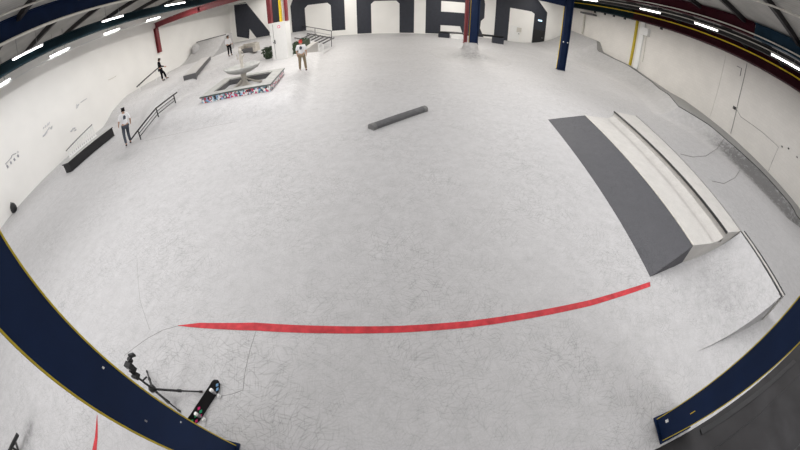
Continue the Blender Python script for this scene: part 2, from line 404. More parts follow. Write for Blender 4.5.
# steel columns: I-section, flanges facing sideways (x), yellow painted edges
def column(x0, x1, y0, y1, z0, z1, mm, label, name='steel_column', yel=(1, 1), yw=.008):
    t = empty(name, ((x0 + x1) / 2, (y0 + y1) / 2, z0), label, 'column')
    ft = .014; ym = (y0 + y1) / 2
    MB().bb(x0 + ft, x1 - ft, ym - .008, ym + .008, z0, z1).build('web', mm, t)
    for k, (a, b) in enumerate(((x0, x0 + ft), (x1 - ft, x1))):
        MB().bb(a, b, y0, y1, z0, z1).build('flange', mm, t)
        if yel[k]:
            for yy in ((y0, y1) if yel[k] == 1 else (y1,)):
                MB().bb(a - .0012, b + .0012, yy - (.003 if yy == y0 else yw - .003), yy + (yw - .003 if yy == y0 else .003), z0 + .004, z1).build('yellow_edge', M['yellow' if yw > .01 else 'mustard'], t)
    MB().bb(x0 - .012, x1 + .012, y0 - .012, y1 + .012, z0, z0 + .007).build('base_plate', mm, t)
    return t
tl = column(-.68, -.513, .010, .104, 0, 2.1, M['blue'], 'near navy column with yellow edges at lower left, tripod beyond it', yw=.0034)
p_ = fz(110, 372, .45)
for (z, y, dx, dz, mm) in ((.60, .088, .002, .005, 'white'), (.32, .088, .002, .004, 'white'), (.44, .045, .002, .008, 'steel'), (.13, .05, .003, .022, 'redcap')):
    MB().bb(-.5135, -.5115, y - dx, y + dx, z, z + dz).build('sticker', M[mm], tl)
tl2 = column(.937, 1.10, -.008, .083, 0, 2.1, M['blue'], 'near navy column with yellow edges at lower right beside the black ramp', yw=.0034)
MB().bb(.9355, .9375, .050, .062, .05, .066).build('sticker', M['white'], tl2)
MB().bb(.9355, .9375, .030, .033, .18, .205).build('sticker', M['yellow'], tl2)
tl3 = column(3.145, 3.31, 6.0, 6.1, 0, 2.1, M['blue'], 'navy column with a yellow edge standing on the floor before the right wall', yel=(2, 0), yw=.02)
for xx in (3.16, 3.26): MB().bb(xx, xx + .02, 5.994, 6.0, .60, .625).build('sticker', M['white'], tl3)
tb = empty('cross_beam', (2.8, 6.05, 1.36), 'navy cross beam meeting the top of the right hand free-standing column', 'beam')
MB().bb(1.52, 3.14, 6.03, 6.05, 1.38, 1.60).build('web', M['blue'], tb); MB().bb(1.52, 3.14, 6.0, 6.09, 1.36, 1.38).build('flange', M['blue'], tb); MB().bb(1.52, 3.14, 6.0, 6.09, 1.60, 1.62).build('flange', M['blue'], tb)
column(1.335, 1.50, 6.33, 6.43, .25, 2.1, M['blue'], 'blue column with yellow edge on the concrete mound', yel=(2, 0), yw=.06)
column(1.225, 1.29, 6.36, 6.43, .25, 2.1, M['red'], 'dark red column beside the blue one on the concrete mound', yel=(0, 0))

# concrete mound round the columns
prof = [(1.02, -.01)] + [(.20 + .80 * (1 - t), (.13 * t ** 1.9)) for t in [i / 10 for i in range(11)]] + [(.185, .18), (.165, .265), (.03, .27)]
o = MB().lathe(prof, (1.37, 6.40, 0), 48, .80, 1.12).build('concrete_mound', M['ramp'], smooth=True); add_wear_shade(o, lambda x, y: .55 * math.exp(-((x - 1.35) / .4) ** 2 - ((y - 5.95) / .25) ** 2) + .12)
tag(o, 'round concrete volcano mound at the foot of the far columns', 'ramp')

# boxed column on the left with red twin columns above
zb = hgt(-2.15, 5.75)
t = empty('boxed_column', (-2.16, 5.85, zb), 'white boxed column base with a small pink sign, between the fountain and the bench', 'column')
MB().bb(-2.315, -2.02, 5.7, 5.98, zb - .01, .845).build('box_cladding', M['white'], t)
MB().bb(-2.26, -2.255, 5.695, 5.70, zb + .02, .82).build('panel_joint', M['joint'], t)
MB().bb(-2.245, -2.235, 5.685, 5.70, .44, .52).build('handle', M['black'], t)
MB().bb(-2.275, -2.262, 5.688, 5.70, .46, .475).build('latch', M['black'], t)
q = MB(); q.lathe([(.028, -.002), (.028, .004)], (0, 0, 0), 20); bmesh.ops.rotate(q.bm, verts=q.bm.verts, matrix=Matrix.Rotation(PI / 2, 3, 'X')); bmesh.ops.translate(q.bm, verts=q.bm.verts, vec=Vector((-2.14 * S, 5.698 * S, .76 * S)))
q.build('round_sign', M['pink'], t)
q = MB(); q.lathe([(.018, -.002), (.018, .006)], (0, 0, 0), 20); bmesh.ops.rotate(q.bm, verts=q.bm.verts, matrix=Matrix.Rotation(PI / 2, 3, 'X')); bmesh.ops.translate(q.bm, verts=q.bm.verts, vec=Vector((-2.14 * S, 5.697 * S, .76 * S)))
q.build('sign_face', M['white'], t)
for (a, b, mm, lab) in ((-2.385, -2.315, 'red', 'left red steel column rising from the white box'), (-2.05, -2.01, 'red', 'right red steel column rising from the white box'),
                        (-2.15, -2.118, 'yellow', 'yellow steel strip between the two red columns on the white box')):
    tag(MB().bb(a, b, 5.8, 5.9, .845, 2.1).build('steel_column', M[mm]), lab, 'column')
tag(MB().bb(-2.10, -2.075, 5.82, 5.85, .845, 2.1).build('downpipe', M['offwhite']), 'white pipe between the red columns on the white box', 'pipe')

# ================================================================== painted letters NOORD on the far wall
def wallpoly(px, y=YF, th=.004):
    return [fy(a, b, y - .001) for a, b in px], (0, -th, 0)
def letter(name, polys, label):
    mb = MB()
    for pl in polys: mb.prism(*wallpoly(pl))
    return tag(mb.build(name, M['letter']), label, 'letter', None)
def top(px, x, z=1.72):     # point at height z on far wall above pixel column
    return None
ZT = 1.74
def letter3(name, quads, label):      # quads given as (x,z) on the wall
    mb = MB()
    for q_ in quads: mb.prism([(a, YF - .001, b) for a, b in q_], (0, -.004, 0))
    return tag(mb.build(name, M['letter']), label, 'letter')
def xz(px, py): p = fy(px, py, YF); return (p.x, p.z)
# N
nl = [xz(234, 4.4), xz(245.7, 2.2), xz(269.8, 32), xz(269.8, 35.5), xz(256.6, 37.8), xz(249.6, 28.8), xz(249.1, 38.6), xz(237.1, 36.6)]
xN = [nl[0][0], nl[1][0]]
mb = MB(); zN = nl[0][1]
mb.prism([(a, YF - .001, b) for a, b in nl], (0, -.004, 0))
xr0 = xz(272.5, 20)[0]; xr1 = xz(283.5, 20)[0]
mb.prism([(xr0, YF - .001, .05), (xr1, YF - .001, .05), (xr1, YF - .001, zN), (xr0, YF - .001, zN)], (0, -.004, 0))
tag(mb.build('painted_letter', M['letter']), 'painted letter N, first letter at the left of the far wall', 'letter')
def O_(px_l, px_r, pil, pir, ztop_in, zch, zbot, label, zc_out, open_=True):
    xl, xr_, il, ir = [xz(p, 20)[0] for p in (px_l, px_r, pil, pir)]
    c = .1
    qs = [[(xl, zbot), (il, zbot), (il, ztop_in - c), (xl, ztop_in - c)], [(ir, zbot), (xr_, zbot), (xr_, ztop_in - c), (ir, ztop_in - c)],
          [(xl, ztop_in - c), (il, ztop_in - c), (il + c, ztop_in), (il + c, ZT), (xl + .22, ZT), (xl, zc_out)],
          [(il + c, ztop_in), (ir - c, ztop_in), (ir - c, ZT), (il + c, ZT)],
          [(ir - c, ztop_in), (ir, ztop_in - c), (xr_, ztop_in - c), (xr_, zc_out), (xr_ - .22, ZT), (ir - c, ZT)]]
    return letter3('painted_letter', qs, label)
O_(291.5, 345, 305.5, 331.5, xz(318, 3.8)[1], 0, .18, 'painted letter O, second letter on the far wall behind the stairs', xz(291, 6)[1])
O_(357, 414, 371.3, 399.5, xz(385, .7)[1], 0, .02, 'painted letter O, third letter, centre of the far wall', 1.5)
# R
a = xz(425.6, 20)[0]; b = xz(441, 10)[0]; cx_ = xz(466, 10)[0]; d_ = xz(484.6, 12)[0]
z1, z2, z3 = xz(452, 1.6)[1], xz(452, 12.2)[1], xz(450, 25.6)[1]
e_ = xz(460, 30)[0]; e2 = xz(462.5, 32)[0]
zR = xz(482, 21)[1]; zR2 = xz(484, 18)[1]; zR3 = xz(484.6, 4)[1]
letter3('painted_letter', [[(a, .02), (b, .02), (b, ZT), (a, ZT)], [(b, z1), (cx_, z1), (cx_, ZT), (b, ZT)], [(b, z3), (d_ - .12, z3), (d_ - .1, zR), (d_, zR2), (d_, z2), (b, z2)],
    [(cx_, z2), (d_, z2), (d_, zR3), (d_ - .12, ZT), (cx_, ZT)], [(e_, z3), (e2 + .02, .02), (d_ + .02, .02), (d_ - .12, z3)]], 'painted letter R, fourth letter, behind the mound columns')
# D
a = xz(495, 20)[0]; b = xz(508.7, 25)[0]; i1, i2 = xz(534, 20)[0], xz(531.8, 11)
o1 = xz(546.0, 25)[0]; zo = xz(547.3, 12.7)[1]; zi = xz(520, 9.4)[1]; zi2 = xz(534, 13.8)[1]; ot = xz(537.5, -1)
letter3('painted_letter', [[(a, .0), (b, .0), (b, ZT), (a, ZT)], [(b, zi), (i1 - .12, zi), (i1 - .12, ZT), (b, ZT)], [(i1 - .12, zi), (i1, zi2), (o1, zi2), (o1, zo), (ot[0], ot[1]), (ot[0] - .2, ZT), (i1 - .12, ZT)],
    [(i1, .0), (o1, .0), (o1, zi2), (i1, zi2)]], 'painted letter D, last letter at the right of the far wall')
# doors in the far wall
def door(name, x0, x1, z0, z1, mm, hx, lab=None):
    t = empty(name, ((x0 + x1) / 2, YF, z0)); t['kind'] = 'structure'
    MB().bb(x0, x1, YF - .012, YF - .001, z0, z1).build('door_leaf', M[mm], t)
    for xx in (x0, x1): MB().bb(xx - .008, xx + .008, YF - .02, YF - .001, z0, z1 + .01).build('door_frame', M[mm], t)
    MB().bb(hx - .01, hx + .03, YF - .035, YF - .012, .27 + z0, .29 + z0).build('door_handle', M['steel' if mm != 'white' else 'black'], t)
xd0, xd1 = xz(533, 30)[0], xz(545.5, 30)[0]
door('door_1', xd0 + .02, xd1 - .02, .02, .56, 'black', xd1 - .12)
xw0, xw1 = xz(510, 30)[0], xz(522, 30)[0]
door('door_2', xw0 + .02, xw1 - .1, .02, .56, 'white', xw0 + .3)
p = fy(540, 20.5, YF - .02)
t = empty('exit_sign', (p.x, YF - .02, p.z), 'small lit pale blue exit sign above the black door', 'sign')
MB().bb(p.x - .075, p.x + .075, YF - .03, YF - .006, p.z - .03, p.z + .03).build('sign_box', M['white'], t)
MB().bb(p.x - .07, p.x + .07, YF - .034, YF - .03, p.z - .026, p.z + .026).build('lit_panel', M['sign'], t)
p = fy(517, 29, YF)
tag(MB().bb(p.x - .01, p.x + .15, YF - .03, YF - .001, p.z - .10, p.z + .06).build('wall_cabinet', M['offwhite'], bevel=.01), 'small pale cabinet on the white wall inside the letter D', 'cabinet')

# ================================================================== RIGHT WALL RAMP (quarter pipe with stepping deck)
ZB = [(10.5, .80), (9.5, .755), (8.72, .725), (8.60, .70), (8.35, .50), (8.25, .47), (7.6, .42), (6.9, .39), (6.1, .33), (5.35, .28), (4.9, .265), (4.3, .25), (3.4, .20), (2.95, .19), (2.3, .15), (1.44, .06), (1.0, .01)]
LX = [(10.5, 5.76), (8.6, 5.74), (8.35, 5.60), (7.6, 5.62), (6.9, 5.70), (5.6, 5.68), (5.15, 5.62), (4.7, 5.25), (4.35, 5.08), (3.95, 5.15), (3.5, 5.32), (3.0, 5.45), (2.2, 5.56), (1.4, 5.66), (1.0, 5.7)]
def interp(T, y):
    T = sorted(T)
    if y <= T[0][0]: return T[0][1]
    for (a, b), (c, d) in zip(T, T[1:]):
        if y <= c: return b + (d - b) * (y - a) / (c - a)
    return T[-1][1]
ZB = [(10.5, .80)] + sorted([(fx(a, b, XR).y, fx(a, b, XR).z) for a, b in ((585, 36), (600, 42), (603.4, 52), (616, 59), (631, 66), (650, 79), (670, 92.3), (684, 100), (700, 111.3), (729.3, 134.7), (745, 149), (769, 173), (799.5, 208))], reverse=True) + [(1.0, .01)]
def lipx(px, py):
    z = .2
    for _ in range(40): p = fz(px, py, z); z = .5 * z + .5 * interp(ZB, p.y)
    p = fz(px, py, z); return (p.y, min(p.x, XR - .02))
def interp(T, y):
    T = sorted(T)
    if y <= T[0][0]: return T[0][1]
    for (a, b), (c, d) in zip(T, T[1:]):
        if y <= c: return b + (d - b) * (y - a) / (c - a)
    return T[-1][1]
LX = [(10.5, 5.76), (8.75, 5.74), (8.3, 5.55), (7.6, 5.66)] + sorted([lipx(a, b) for a, b in ((650, 80.5), (670, 96), (673, 100), (678.7, 106.7), (709, 125), (725, 138.7), (762.7, 173), (796, 214.7))], reverse=True) + [(1.0, 5.7)]
def qh(x, y):
    if y < 1.0: return 0
    z = interp(ZB, y); xl = interp(LX, y); L = max(.15, z * 2.6); t = (x - xl + L) / L
    return 0 if t < 0 else z * min(1, t) ** 2.3
m = MB(); rows = []
y = 10.5
YS = []
while y > 1.0: YS.append(y); y -= .08
YS.append(1.0)
for y in YS:
    z = interp(ZB, y); xl = interp(LX, y); L = max(.15, z * 2.6)
    row = [(xl - L * (1 - t), y, z * (t ** 2.3)) for t in [i / 12 for i in range(13)]]
    row = [(a, b, c - .004 if i == 0 else c) for i, (a, b, c) in enumerate(row)]
    rows.append(row)
m.grid(rows)
last = rows[-1]; m.face([Vector(p) for p in last] + [Vector((last[-1][0], 1.0, -.01)), Vector((last[0][0], 1.0, -.01))])
o = m.build('quarter_pipe', M['ramp'], base=(5, 5, 0))
add_wear_shade(o, lambda x, y: .85 * math.exp(-((x - interp(LX, y) + .15) / .17) ** 2) * (1 - lin((y - 2.7) / .8)) + .5 * math.exp(-((x - 5.15) / .25) ** 2 - ((y - 2.0) / .6) ** 2) + .14 * ss(qh(x, y) / .06) + wear_shade(x, y) * .8)
tag(o, 'long concrete quarter pipe against the right wall with deck stepping down', 'ramp')
m = MB(); m.grid([[(interp(LX, y), y, interp(ZB, y)), (XR - .002, y, interp(ZB, y))] for y in YS]); m.build('deck', M['deck'], o)
m = MB(); m.tube([(interp(LX, y), y, interp(ZB, y) + .003) for y in YS if y < 8.3], .007, 8)
m.build('coping', M['black'], o, base=None)
# curved seams on the bowl corner
def seam(name, pix, zf, label, r=.004, mm='joint'):
    pts = []
    for a, b in pix:
        p = fz(a, b, 0); 
        pts.append(Vector((p.x, p.y, zf)))
    tag(MB().tube(pts, r, 6).build(name, M[mm]), label, 'seam')

def onqp(px, py):
    z = .05
    for _ in range(60): p = fz(px, py, z); z = .7 * z + .3 * qh(p.x, p.y)
    return fz(px, py, z + .001)
for pix, lab in ((((723.6, 130.6), (723.8, 138.8), (717, 148.5), (705.7, 156), (692.7, 157), (680, 154)), 'curved dark seam line on the concrete of the right quarter pipe, farther one'),
                 (((740, 169.6), (735, 177.7), (723.6, 183.6), (712, 181)), 'short curved dark scrape on the right quarter pipe, nearer one')):
    tag(MB().tube([onqp(a, b) for a, b in pix], .004, 5).build('curved_seam', M['joint']), lab, 'seam')

# ================================================================== LEDGE BANK on the right
yN, yF = .86, 2.75
def lineX(xn, xf): return lambda y: xn + (xf - xn) * (y - yN) / (yF - yN)
X0, X1, X2, X3 = lineX(1.278, 1.472), lineX(1.635, 1.83), lineX(2.0, 2.235), lineX(2.25, 2.60)
h1, h2 = .14, .22
t = empty('ledge_bank', (1.9, 1.8, 0), 'long concrete pad with dark bank face and raised ledge on the right of the floor', 'ledge')
m = MB(); m.hexa([(X0(yN), yN - .08, 0), (X0(yF), yF + .07, 0), (X1(yF), yF - .04, 0), (X1(yN), yN - .01, 0)], [(X0(yN) + .002, yN - .08, .002), (X0(yF) + .002, yF + .07, .002), (X1(yF), yF - .04, h1), (X1(yN), yN - .01, h1)])
m.build('bank_face', M['slab'], t)
m = MB(); m.hexa([(X1(yN), yN - .01, 0), (X1(yF), yF - .04, 0), (X2(yF), yF, 0), (X2(yN), yN, 0)], [(X1(yN), yN - .01, h1), (X1(yF), yF - .04, h1), (X2(yF), yF, h1), (X2(yN), yN, h1)])
m.build('flat_top', M['pale'], t)
m = MB(); rows = []
for i in range(13):      # small curve at foot of the ledge
    y = yN + (yF - yN) * i / 12
    rows.append([(X2(y) - .10 * (1 - s_), y, h1 + .002 + .035 * s_ ** 2) for s_ in (0, .25, .5, .75, 1)])
m.grid(rows); m.build('fillet', M['pale'], t, smooth=True)
m = MB(); m.hexa([(X2(yN), yN, 0), (X2(yF), yF + .02, 0), (X3(yF), yF + .05, 0), (X3(yN), yN + .01, 0)], [(X2(yN), yN, h2), (X2(yF), yF + .02, h2), (X3(yF), yF + .05, h2), (X3(yN), yN + .01, h2)])
m.build('ledge_block', M['pale'], t)
m = MB(); m.tube([(X2(yN) + .002, yN - .002, h2), (X2(yF) + .002, yF + .02, h2)], .010, 6); m.build('coping', M['black'], t)
m = MB(); m.tube([(X3(yN), yN, h2), (X3(yF), yF + .05, h2)], .007, 6); m.build('rear_edge', M['joint'], t)
m = MB(); m.tube([(X1(yN), yN - .01, h1), (X1(yF), yF - .04, h1)], .006, 6); m.build('edge_strip', M['offwhite'], t)
# near curved bank
t2 = empty('curved_bank', (1.9, .58, 0), 'short concave concrete bank at the near end of the ledge by the right column', 'ramp')
m = MB(); rows = []
for i in range(9):
    y = .30 + (yN - .30) * i / 8; xa = 1.24 + .22 * (i / 8); xb_ = 2.17 + (2.24 - 2.17) * i / 8
    rows.append([(xa + (xb_ - xa) * s_, y, -.002 + .222 * s_ ** 2.2) for s_ in [k / 10 for k in range(11)]])
g = m.grid(rows)
R0 = rows[0]; m.face(R0 + [(R0[-1][0], .30, -.005)])
for i in range(8):
    a, b = rows[i][-1], rows[i + 1][-1]; m.face([a, b, (b[0], b[1], -.005), (a[0], a[1], -.005)])
o = m.build('transition', M['floor'], t2, smooth=True)
at = o.data.attributes.new('wear_shade', 'FLOAT', 'POINT')
L = Vector(t2.location)
for i, v in enumerate(o.data.vertices):
    p = (v.co + L) / S; at.data[i].value = wear_shade(p.x, p.y)
MB().hexa([(2.168, .298, .2), (2.24, .855, .2), (2.262, .86, .2), (2.20, .295, .2)], [(2.168, .298, .222), (2.24, .855, .222), (2.262, .86, .222), (2.20, .295, .222)]).build('coping', M['black'], t2)
MB().hexa([(2.20, .295, .0), (2.262, .86, .0), (2.30, .862, .0), (2.24, .292, .0)], [(2.20, .295, .223), (2.262, .86, .223), (2.30, .862, .223), (2.24, .292, .223)]).build('rear_ledge', M['pale'], t2)
MB().tube([(2.242, .292, .224), (2.30, .862, .224)], .006, 6).build('rear_edge', M['black'], t2)

# ================================================================== black ramp bottom right
t = empty('black_ramp', (2.2, -.4, 0), 'black plywood ramp in the bottom right corner beside the near column', 'ramp')
m = MB(); m.hexa([(.86, -.03, 0), (4.8, -.03, 0), (4.8, -1.5, 0), (.86, -1.5, 0)], [(.86, -.032, .006), (4.8, -.032, .006), (4.8, -1.5, .42), (.86, -1.5, .42)])
m.build('riding_surface', M['ply'], t)
MB().hexa([(1.16, -.05, .012), (2.35, -.085, .023), (2.36, -.115, .031), (1.15, -.075, .019)], [(1.16, -.05, .016), (2.35, -.085, .027), (2.36, -.115, .036), (1.15, -.075, .024)]).build('slot', M['black'], t)
MB().hexa([(1.0, -.16, .04), (4.8, -.26, .07), (4.8, -.265, .072), (1.0, -.163, .041)], [(1.0, -.16, .044), (4.8, -.26, .074), (4.8, -.265, .076), (1.0, -.163, .045)]).build('sheet_joint', M['black'], t)
MB().hexa([(1.0, -.45, .122), (4.8, -.7, .193), (4.8, -.706, .195), (1.0, -.456, .124)], [(1.0, -.45, .126), (4.8, -.7, .197), (4.8, -.706, .199), (1.0, -.456, .128)]).build('sheet_joint', M['black'], t)

# ================================================================== floor markings
def strip(pix_top, pix_bot, name, mm, label, cat, z=.0008):
    A = [fz(a, b, z) for a, b in pix_top]; B = [fz(a, b, z) for a, b in pix_bot]
    m = MB()
    for i in range(len(A) - 1):
        m.hexa([A[i], A[i + 1], B[i + 1], B[i]], [p + Vector((0, 0, .0004)) for p in (A[i], A[i + 1], B[i + 1], B[i])])
    return tag(m.build(name, M[mm]), label, cat)
strip([(178, 325.4), (200, 322.8), (255, 322.6), (330, 326), (400, 325.8), (470, 320.8), (530, 312), (590, 300), (650, 281.8)],
      [(178, 325.8), (200, 328), (255, 330.6), (330, 333.4), (400, 332.6), (470, 327.4), (530, 318.4), (590, 306), (650.5, 286.5)], 'floor_stripe', 'stripe', 'long red painted stripe across the floor, tapering at its left end', 'marking')
strip([(97, 415), (96, 425), (95, 437), (92.3, 450), (91, 456)], [(97.3, 415), (97.8, 425), (97.6, 437), (96.6, 450), (96, 456)], 'floor_stripe', 'stripe', 'short red stripe tip in the bottom left corner beyond the column', 'marking')
def joint(pix, n, r=.0018):
    pts = [fz(a, b, 0) for a, b in pix]
    struct(MB().tube(pts, r, 4).build('trim_%d' % n, M['joint']))
joint([(178, 325.8), (163, 330), (148, 338), (134, 348), (124, 356)], 1, .0012)
joint([(256, 331), (250, 350), (245, 372), (243, 390)], 2, .001)
joint([(243, 390), (232, 394), (221, 396)], 3, .001)
joint([(145, 141), (190, 131), (240, 121), (280, 114.5), (318, 108.6)], 4, .0012)
joint([(137, 260), (140, 300), (150, 330)], 5, .0008)

# grey parking beam in the middle
A, B = fz(371, 129.5, .0), fz(425, 110.5, .0)
d = (B - A); d.z = 0; Ld = d.length; d.normalize(); n_ = Vector((-d.y, d.x, 0))
t = empty('parking_curb', tuple((A + B) / 2), 'grey rounded concrete curb lying alone in the middle of the floor', 'curb')
prof = [(-.033, 0), (-.033, .026), (-.024, .040), (-.010, .046), (.010, .046), (.024, .040), (.033, .026), (.033, 0)]
m = MB(); m.hexa([A + n_ * a + Vector((0, 0, b)) for a, b in prof], [B + n_ * a + Vector((0, 0, b)) for a, b in prof])
m.build('curb_body', mat('dark_curb', (.10, .10, .105), .6, var=.15), t)
for P_, s_ in ((A, 1), (B, -1)):
    q_ = P_ + d * .02 * s_; m = MB(); m.hexa([q_ - d * s_ * .022 + n_ * a * 1.04 + Vector((0, 0, b * 1.04)) for a, b in prof], [q_ + d * s_ * .02 + n_ * a * 1.04 + Vector((0, 0, b * 1.04)) for a, b in prof])
    m.build('end_cap', mat('curb_cap', (.16, .16, .16), .6, var=.1), t)

# ================================================================== LEFT / BACK AREA
# black ledge
t = empty('black_ledge', (-4.25, 2.8, 0), 'long black ledge with a thin pale top edge near the left wall', 'ledge')
a0, a1 = fz(70.5, 172.5), fz(117, 130)
b0 = fz(63.5, 164.5, .125)
a1 = Vector((-4.16, 3.2, 0)); a0 = Vector((-4.19, 2.24, 0)); wv = Vector((-.15, -.02, 0)); zz = Vector((0, 0, .128))
MB().hexa([a0, a1, a1 + wv, a0 + wv], [p + zz for p in (a0, a1, a1 + wv, a0 + wv)]).build('ledge_body', M['black'], t)
MB().hexa([p + zz for p in (a0 + Vector((.012, -.012, 0)), a1 + Vector((.012, 0, 0)), a1 + wv, a0 + wv)], [p + zz + Vector((0, 0, .006)) for p in (a0 + Vector((.012, -.012, 0)), a1 + Vector((.012, 0, 0)), a1 + wv, a0 + wv)]).build('top_board', M['rim'], t)
MB().tube([a0 + zz + Vector((.014, -.014, .006)), a1 + zz + Vector((.014, 0, .006))], .008, 6).build('edge_angle', M['black'], t)
MB().tube([a0 + zz + Vector((.014, -.014, .006)), a0 + wv + zz + Vector((0, -.014, .006))], .008, 6).build('edge_angle', M['black'], t)
# white slatted rail against left wall
t = empty('slatted_rail', (-5.0, 3.0, 0), 'low white slatted railing with a dark top rail behind the black ledge', 'railing')
P0, P1 = fx(66, 151, -5.05), fx(92, 124.5, -5.05)
MB().tube([P0, P1], .009, 6).build('top_rail', M['grey'], t)
for i in range(14):
    p = P0.lerp(P1, (i + .5) / 14); h = max(0, hgt(p.x, p.y))
    MB().box((p.x + .02, p.y, (p.z + h) / 2 - .01), (.012, .03, p.z - h)).build('slat', M['white'], t)
Pb0, Pb1 = P0 + Vector((.03, 0, 0)), P1 + Vector((.03, 0, 0)); Pb0.z = .012; Pb1.z = hgt(P1.x, P1.y) + .012
MB().tube([Pb0, Pb1], .012, 6).build('bottom_rail', M['white'], t)
# black bag
t = empty('bag', (-5.12, 1.55, 0), 'small black bag on the floor against the left wall', 'bag')
p = Vector((-5.13, 1.45, 0))
m = MB(); m.lathe([(.03, 0), (.055, .02), (.058, .06), (.045, .11), (.02, .14)], (p.x, p.y, 0), 14, .8, 1.1); m.build('bag_body', M['black'], t, smooth=True)
MB().tube([(p.x, p.y - .04, .11), (p.x, p.y, .155), (p.x, p.y + .04, .11)], .006, 6).build('handle', M['black'], t)

# kinked handrail with two lower bars
bases = [fz(141, 139.6, 0.0), None, None]
def onfloor(px, py):
    z = 0
    for _ in range(30): p = fz(px, py, z); z = .5 * z + .5 * hgt(p.x, p.y)
    return fz(px, py, z)
B1, B2, B3 = onfloor(141, 139.6), onfloor(158.6, 117), onfloor(175.6, 103)
hr = .125
t = empty('handrail', tuple(B1), 'kinked black skate handrail with two lower bars down the left bank', 'rail')
T1, T2, T3 = [p + Vector((0, 0, hr)) for p in (B1, B2, B3)]
e0 = T1 + (T1 - T2).normalized() * .16; e3 = T3 + (T3 - T2).normalized() * .10
MB().tube([e0, T1, T2, T3, e3], .011, 8).build('top_rail', M['black'], t)
for k in (.33, .66):
    MB().tube([B1 + (T1 - B1) * k + (T1 - T2).normalized() * .0, B2 + (T2 - B2) * k, B3 + (T3 - B3) * k], .006, 6).build('lower_bar', M['black'], t)
for b_, t_ in ((B1, T1), (B2, T2), (B3, T3)): MB().tube([b_, t_], .009, 6).build('post', M['black'], t)
# back left single rail
R1, R2 = Vector((-4.9, 4.69, .40)), Vector((-4.98, 5.53, .545))
t = empty('single_rail', (-4.95, 5.1, .28), 'single black sloping rail by the left wall behind the skater in black', 'rail')
MB().tube([R1, R2], .014, 8).build('rail_bar', M['black'], t)
for p in (R1.lerp(R2, .12), R1.lerp(R2, .88)): MB().tube([(p.x - .06, p.y + .03, hgt(p.x, p.y)), p], .006, 6).build('post', M['white'], t)

# grey ledge on the upper deck
zt = .28
c = [onfloor(185.8, 80.3), onfloor(196.4, 77.6)]
c = [fz(185.8, 80.3, zt), fz(196.4, 77.6, zt), fz(211, 59.3, zt)]
c.append(c[0] + (c[2] - c[1]) + Vector((0, 0, 0)))
c[0] += (c[0] - c[1]) * .18; c[3] += (c[3] - c[2]) * .18
hz = Vector((0, 0, .078))
t = empty('grey_ledge', tuple((c[0] + c[2]) / 2), 'grey concrete ledge between the skater in black and the fountain', 'ledge')
lo = Vector((0, 0, .06))
MB().hexa([p - lo for p in c], [p + hz for p in c]).build('ledge_body', M['grey'], t)
cc = sum(c, Vector()) / 4
MB().hexa([cc + (p - cc) * .97 + hz for p in c], [cc + (p - cc) * .97 + hz + Vector((0, 0, .008)) for p in c]).build('top_face', mat('ledge_top', (.50, .49, .48), .6, var=.08), t)

# fountain: square basin rotated, mosaic sides
f1, f2, f3 = fz(202.5, 104, .125), fz(270.7, 91.6, .125), fz(279.9, 74.5, .125)
u_ = (f2 - f1); Lu = u_.length; u_.normalize(); v_ = Vector((-u_.y, u_.x, 0)); v_ = (v_ + (f3 - f2).normalized()).normalized(); Lv = (f3 - f2).length * .94
def F(a, b, z): return f1 + u_ * (a * Lu) + v_ * (b * Lv) + Vector((0, 0, z))
t = empty('fountain', tuple(F(.5, .5, 0)), 'square fountain with sticker mosaic sides, bowl and small statue', 'fountain')
hb = .075
def ring(m, i, o_, z0, z1):
    q = [(o_, o_), (1 - o_, o_), (1 - o_, 1 - o_), (o_, 1 - o_)]; r_ = [(i, i), (1 - i, i), (1 - i, 1 - i), (i, 1 - i)]
    for k in range(4):
        k2 = (k + 1) % 4
        m.hexa([F(*q[k], z0), F(*q[k2], z0), F(*r_[k2], z0), F(*r_[k], z0)], [F(*q[k], z1), F(*q[k2], z1), F(*r_[k2], z1), F(*r_[k], z1)])
    return m
ring(MB(), .13, 0.0, -.02, hb).build('basin_wall', M['mosaic'], t)
ring(MB(), .14, -.012, hb, hb + .02).build('basin_rim', M['rim'], t)
ring(MB(), .135, .13, -.02, hb - .002).build('basin_lining', M['grey'], t)
ring(MB(), .012, -.018, hb + .004, hb + .017).build('steel_edge', mat('dark_edge', (.10, .13, .12), .4, .5), t)
m = MB(); m.hexa([F(.13, .13, -.02), F(.87, .13, -.02), F(.87, .87, -.02), F(.13, .87, -.02)], [F(.13, .13, .0), F(.87, .13, .0), F(.87, .87, .0), F(.13, .87, .0)]); m.build('basin_floor', M['grey'], t)
cF = F(.52, .47, 0)
MB().lathe([(.10, 0), (.09, .02), (.05, .05), (.035, .1), (.035, .18), (.05, .22), (.07, .235)], cF, 20).build('pedestal', M['stone'], t, smooth=True)
for k in range(4):
    an = PI / 4 + k * PI / 2 + math.atan2(u_.y, u_.x)
    dd = Vector((math.cos(an), math.sin(an), 0)); MB().tube([cF + dd * .04 + Vector((0, 0, .12)), cF + dd * .13 + Vector((0, 0, .06)), cF + dd * .24 + Vector((0, 0, .012))], [.012, .015, .02], 6).build('foot', M['stone'], t)
MB().lathe([(.03, .20), (.12, .215), (.20, .25), (.245, .30), (.225, .303), (.18, .262), (.10, .24), (.02, .236)], cF, 32).build('bowl', M['rim'], t, smooth=True)
MB().lathe([(.035, .25), (.030, .27), (.018, .30), (.020, .36), (.028, .40), (.020, .44), (.012, .455), (.020, .475), (.022, .50), (.013, .525), (.004, .53)], cF, 16).build('statue', M['stone'], t, smooth=True)
MB().tube([cF + Vector((-.02, 0, .42)), cF + Vector((-.05, -.01, .40)), cF + Vector((-.04, -.03, .46))], .008, 6).build('statue_arm', M['stone'], t)
MB().tube([cF + Vector((.02, 0, .42)), cF + Vector((.055, -.01, .44)), cF + Vector((.04, -.02, .49))], .008, 6).build('statue_arm', M['stone'], t)

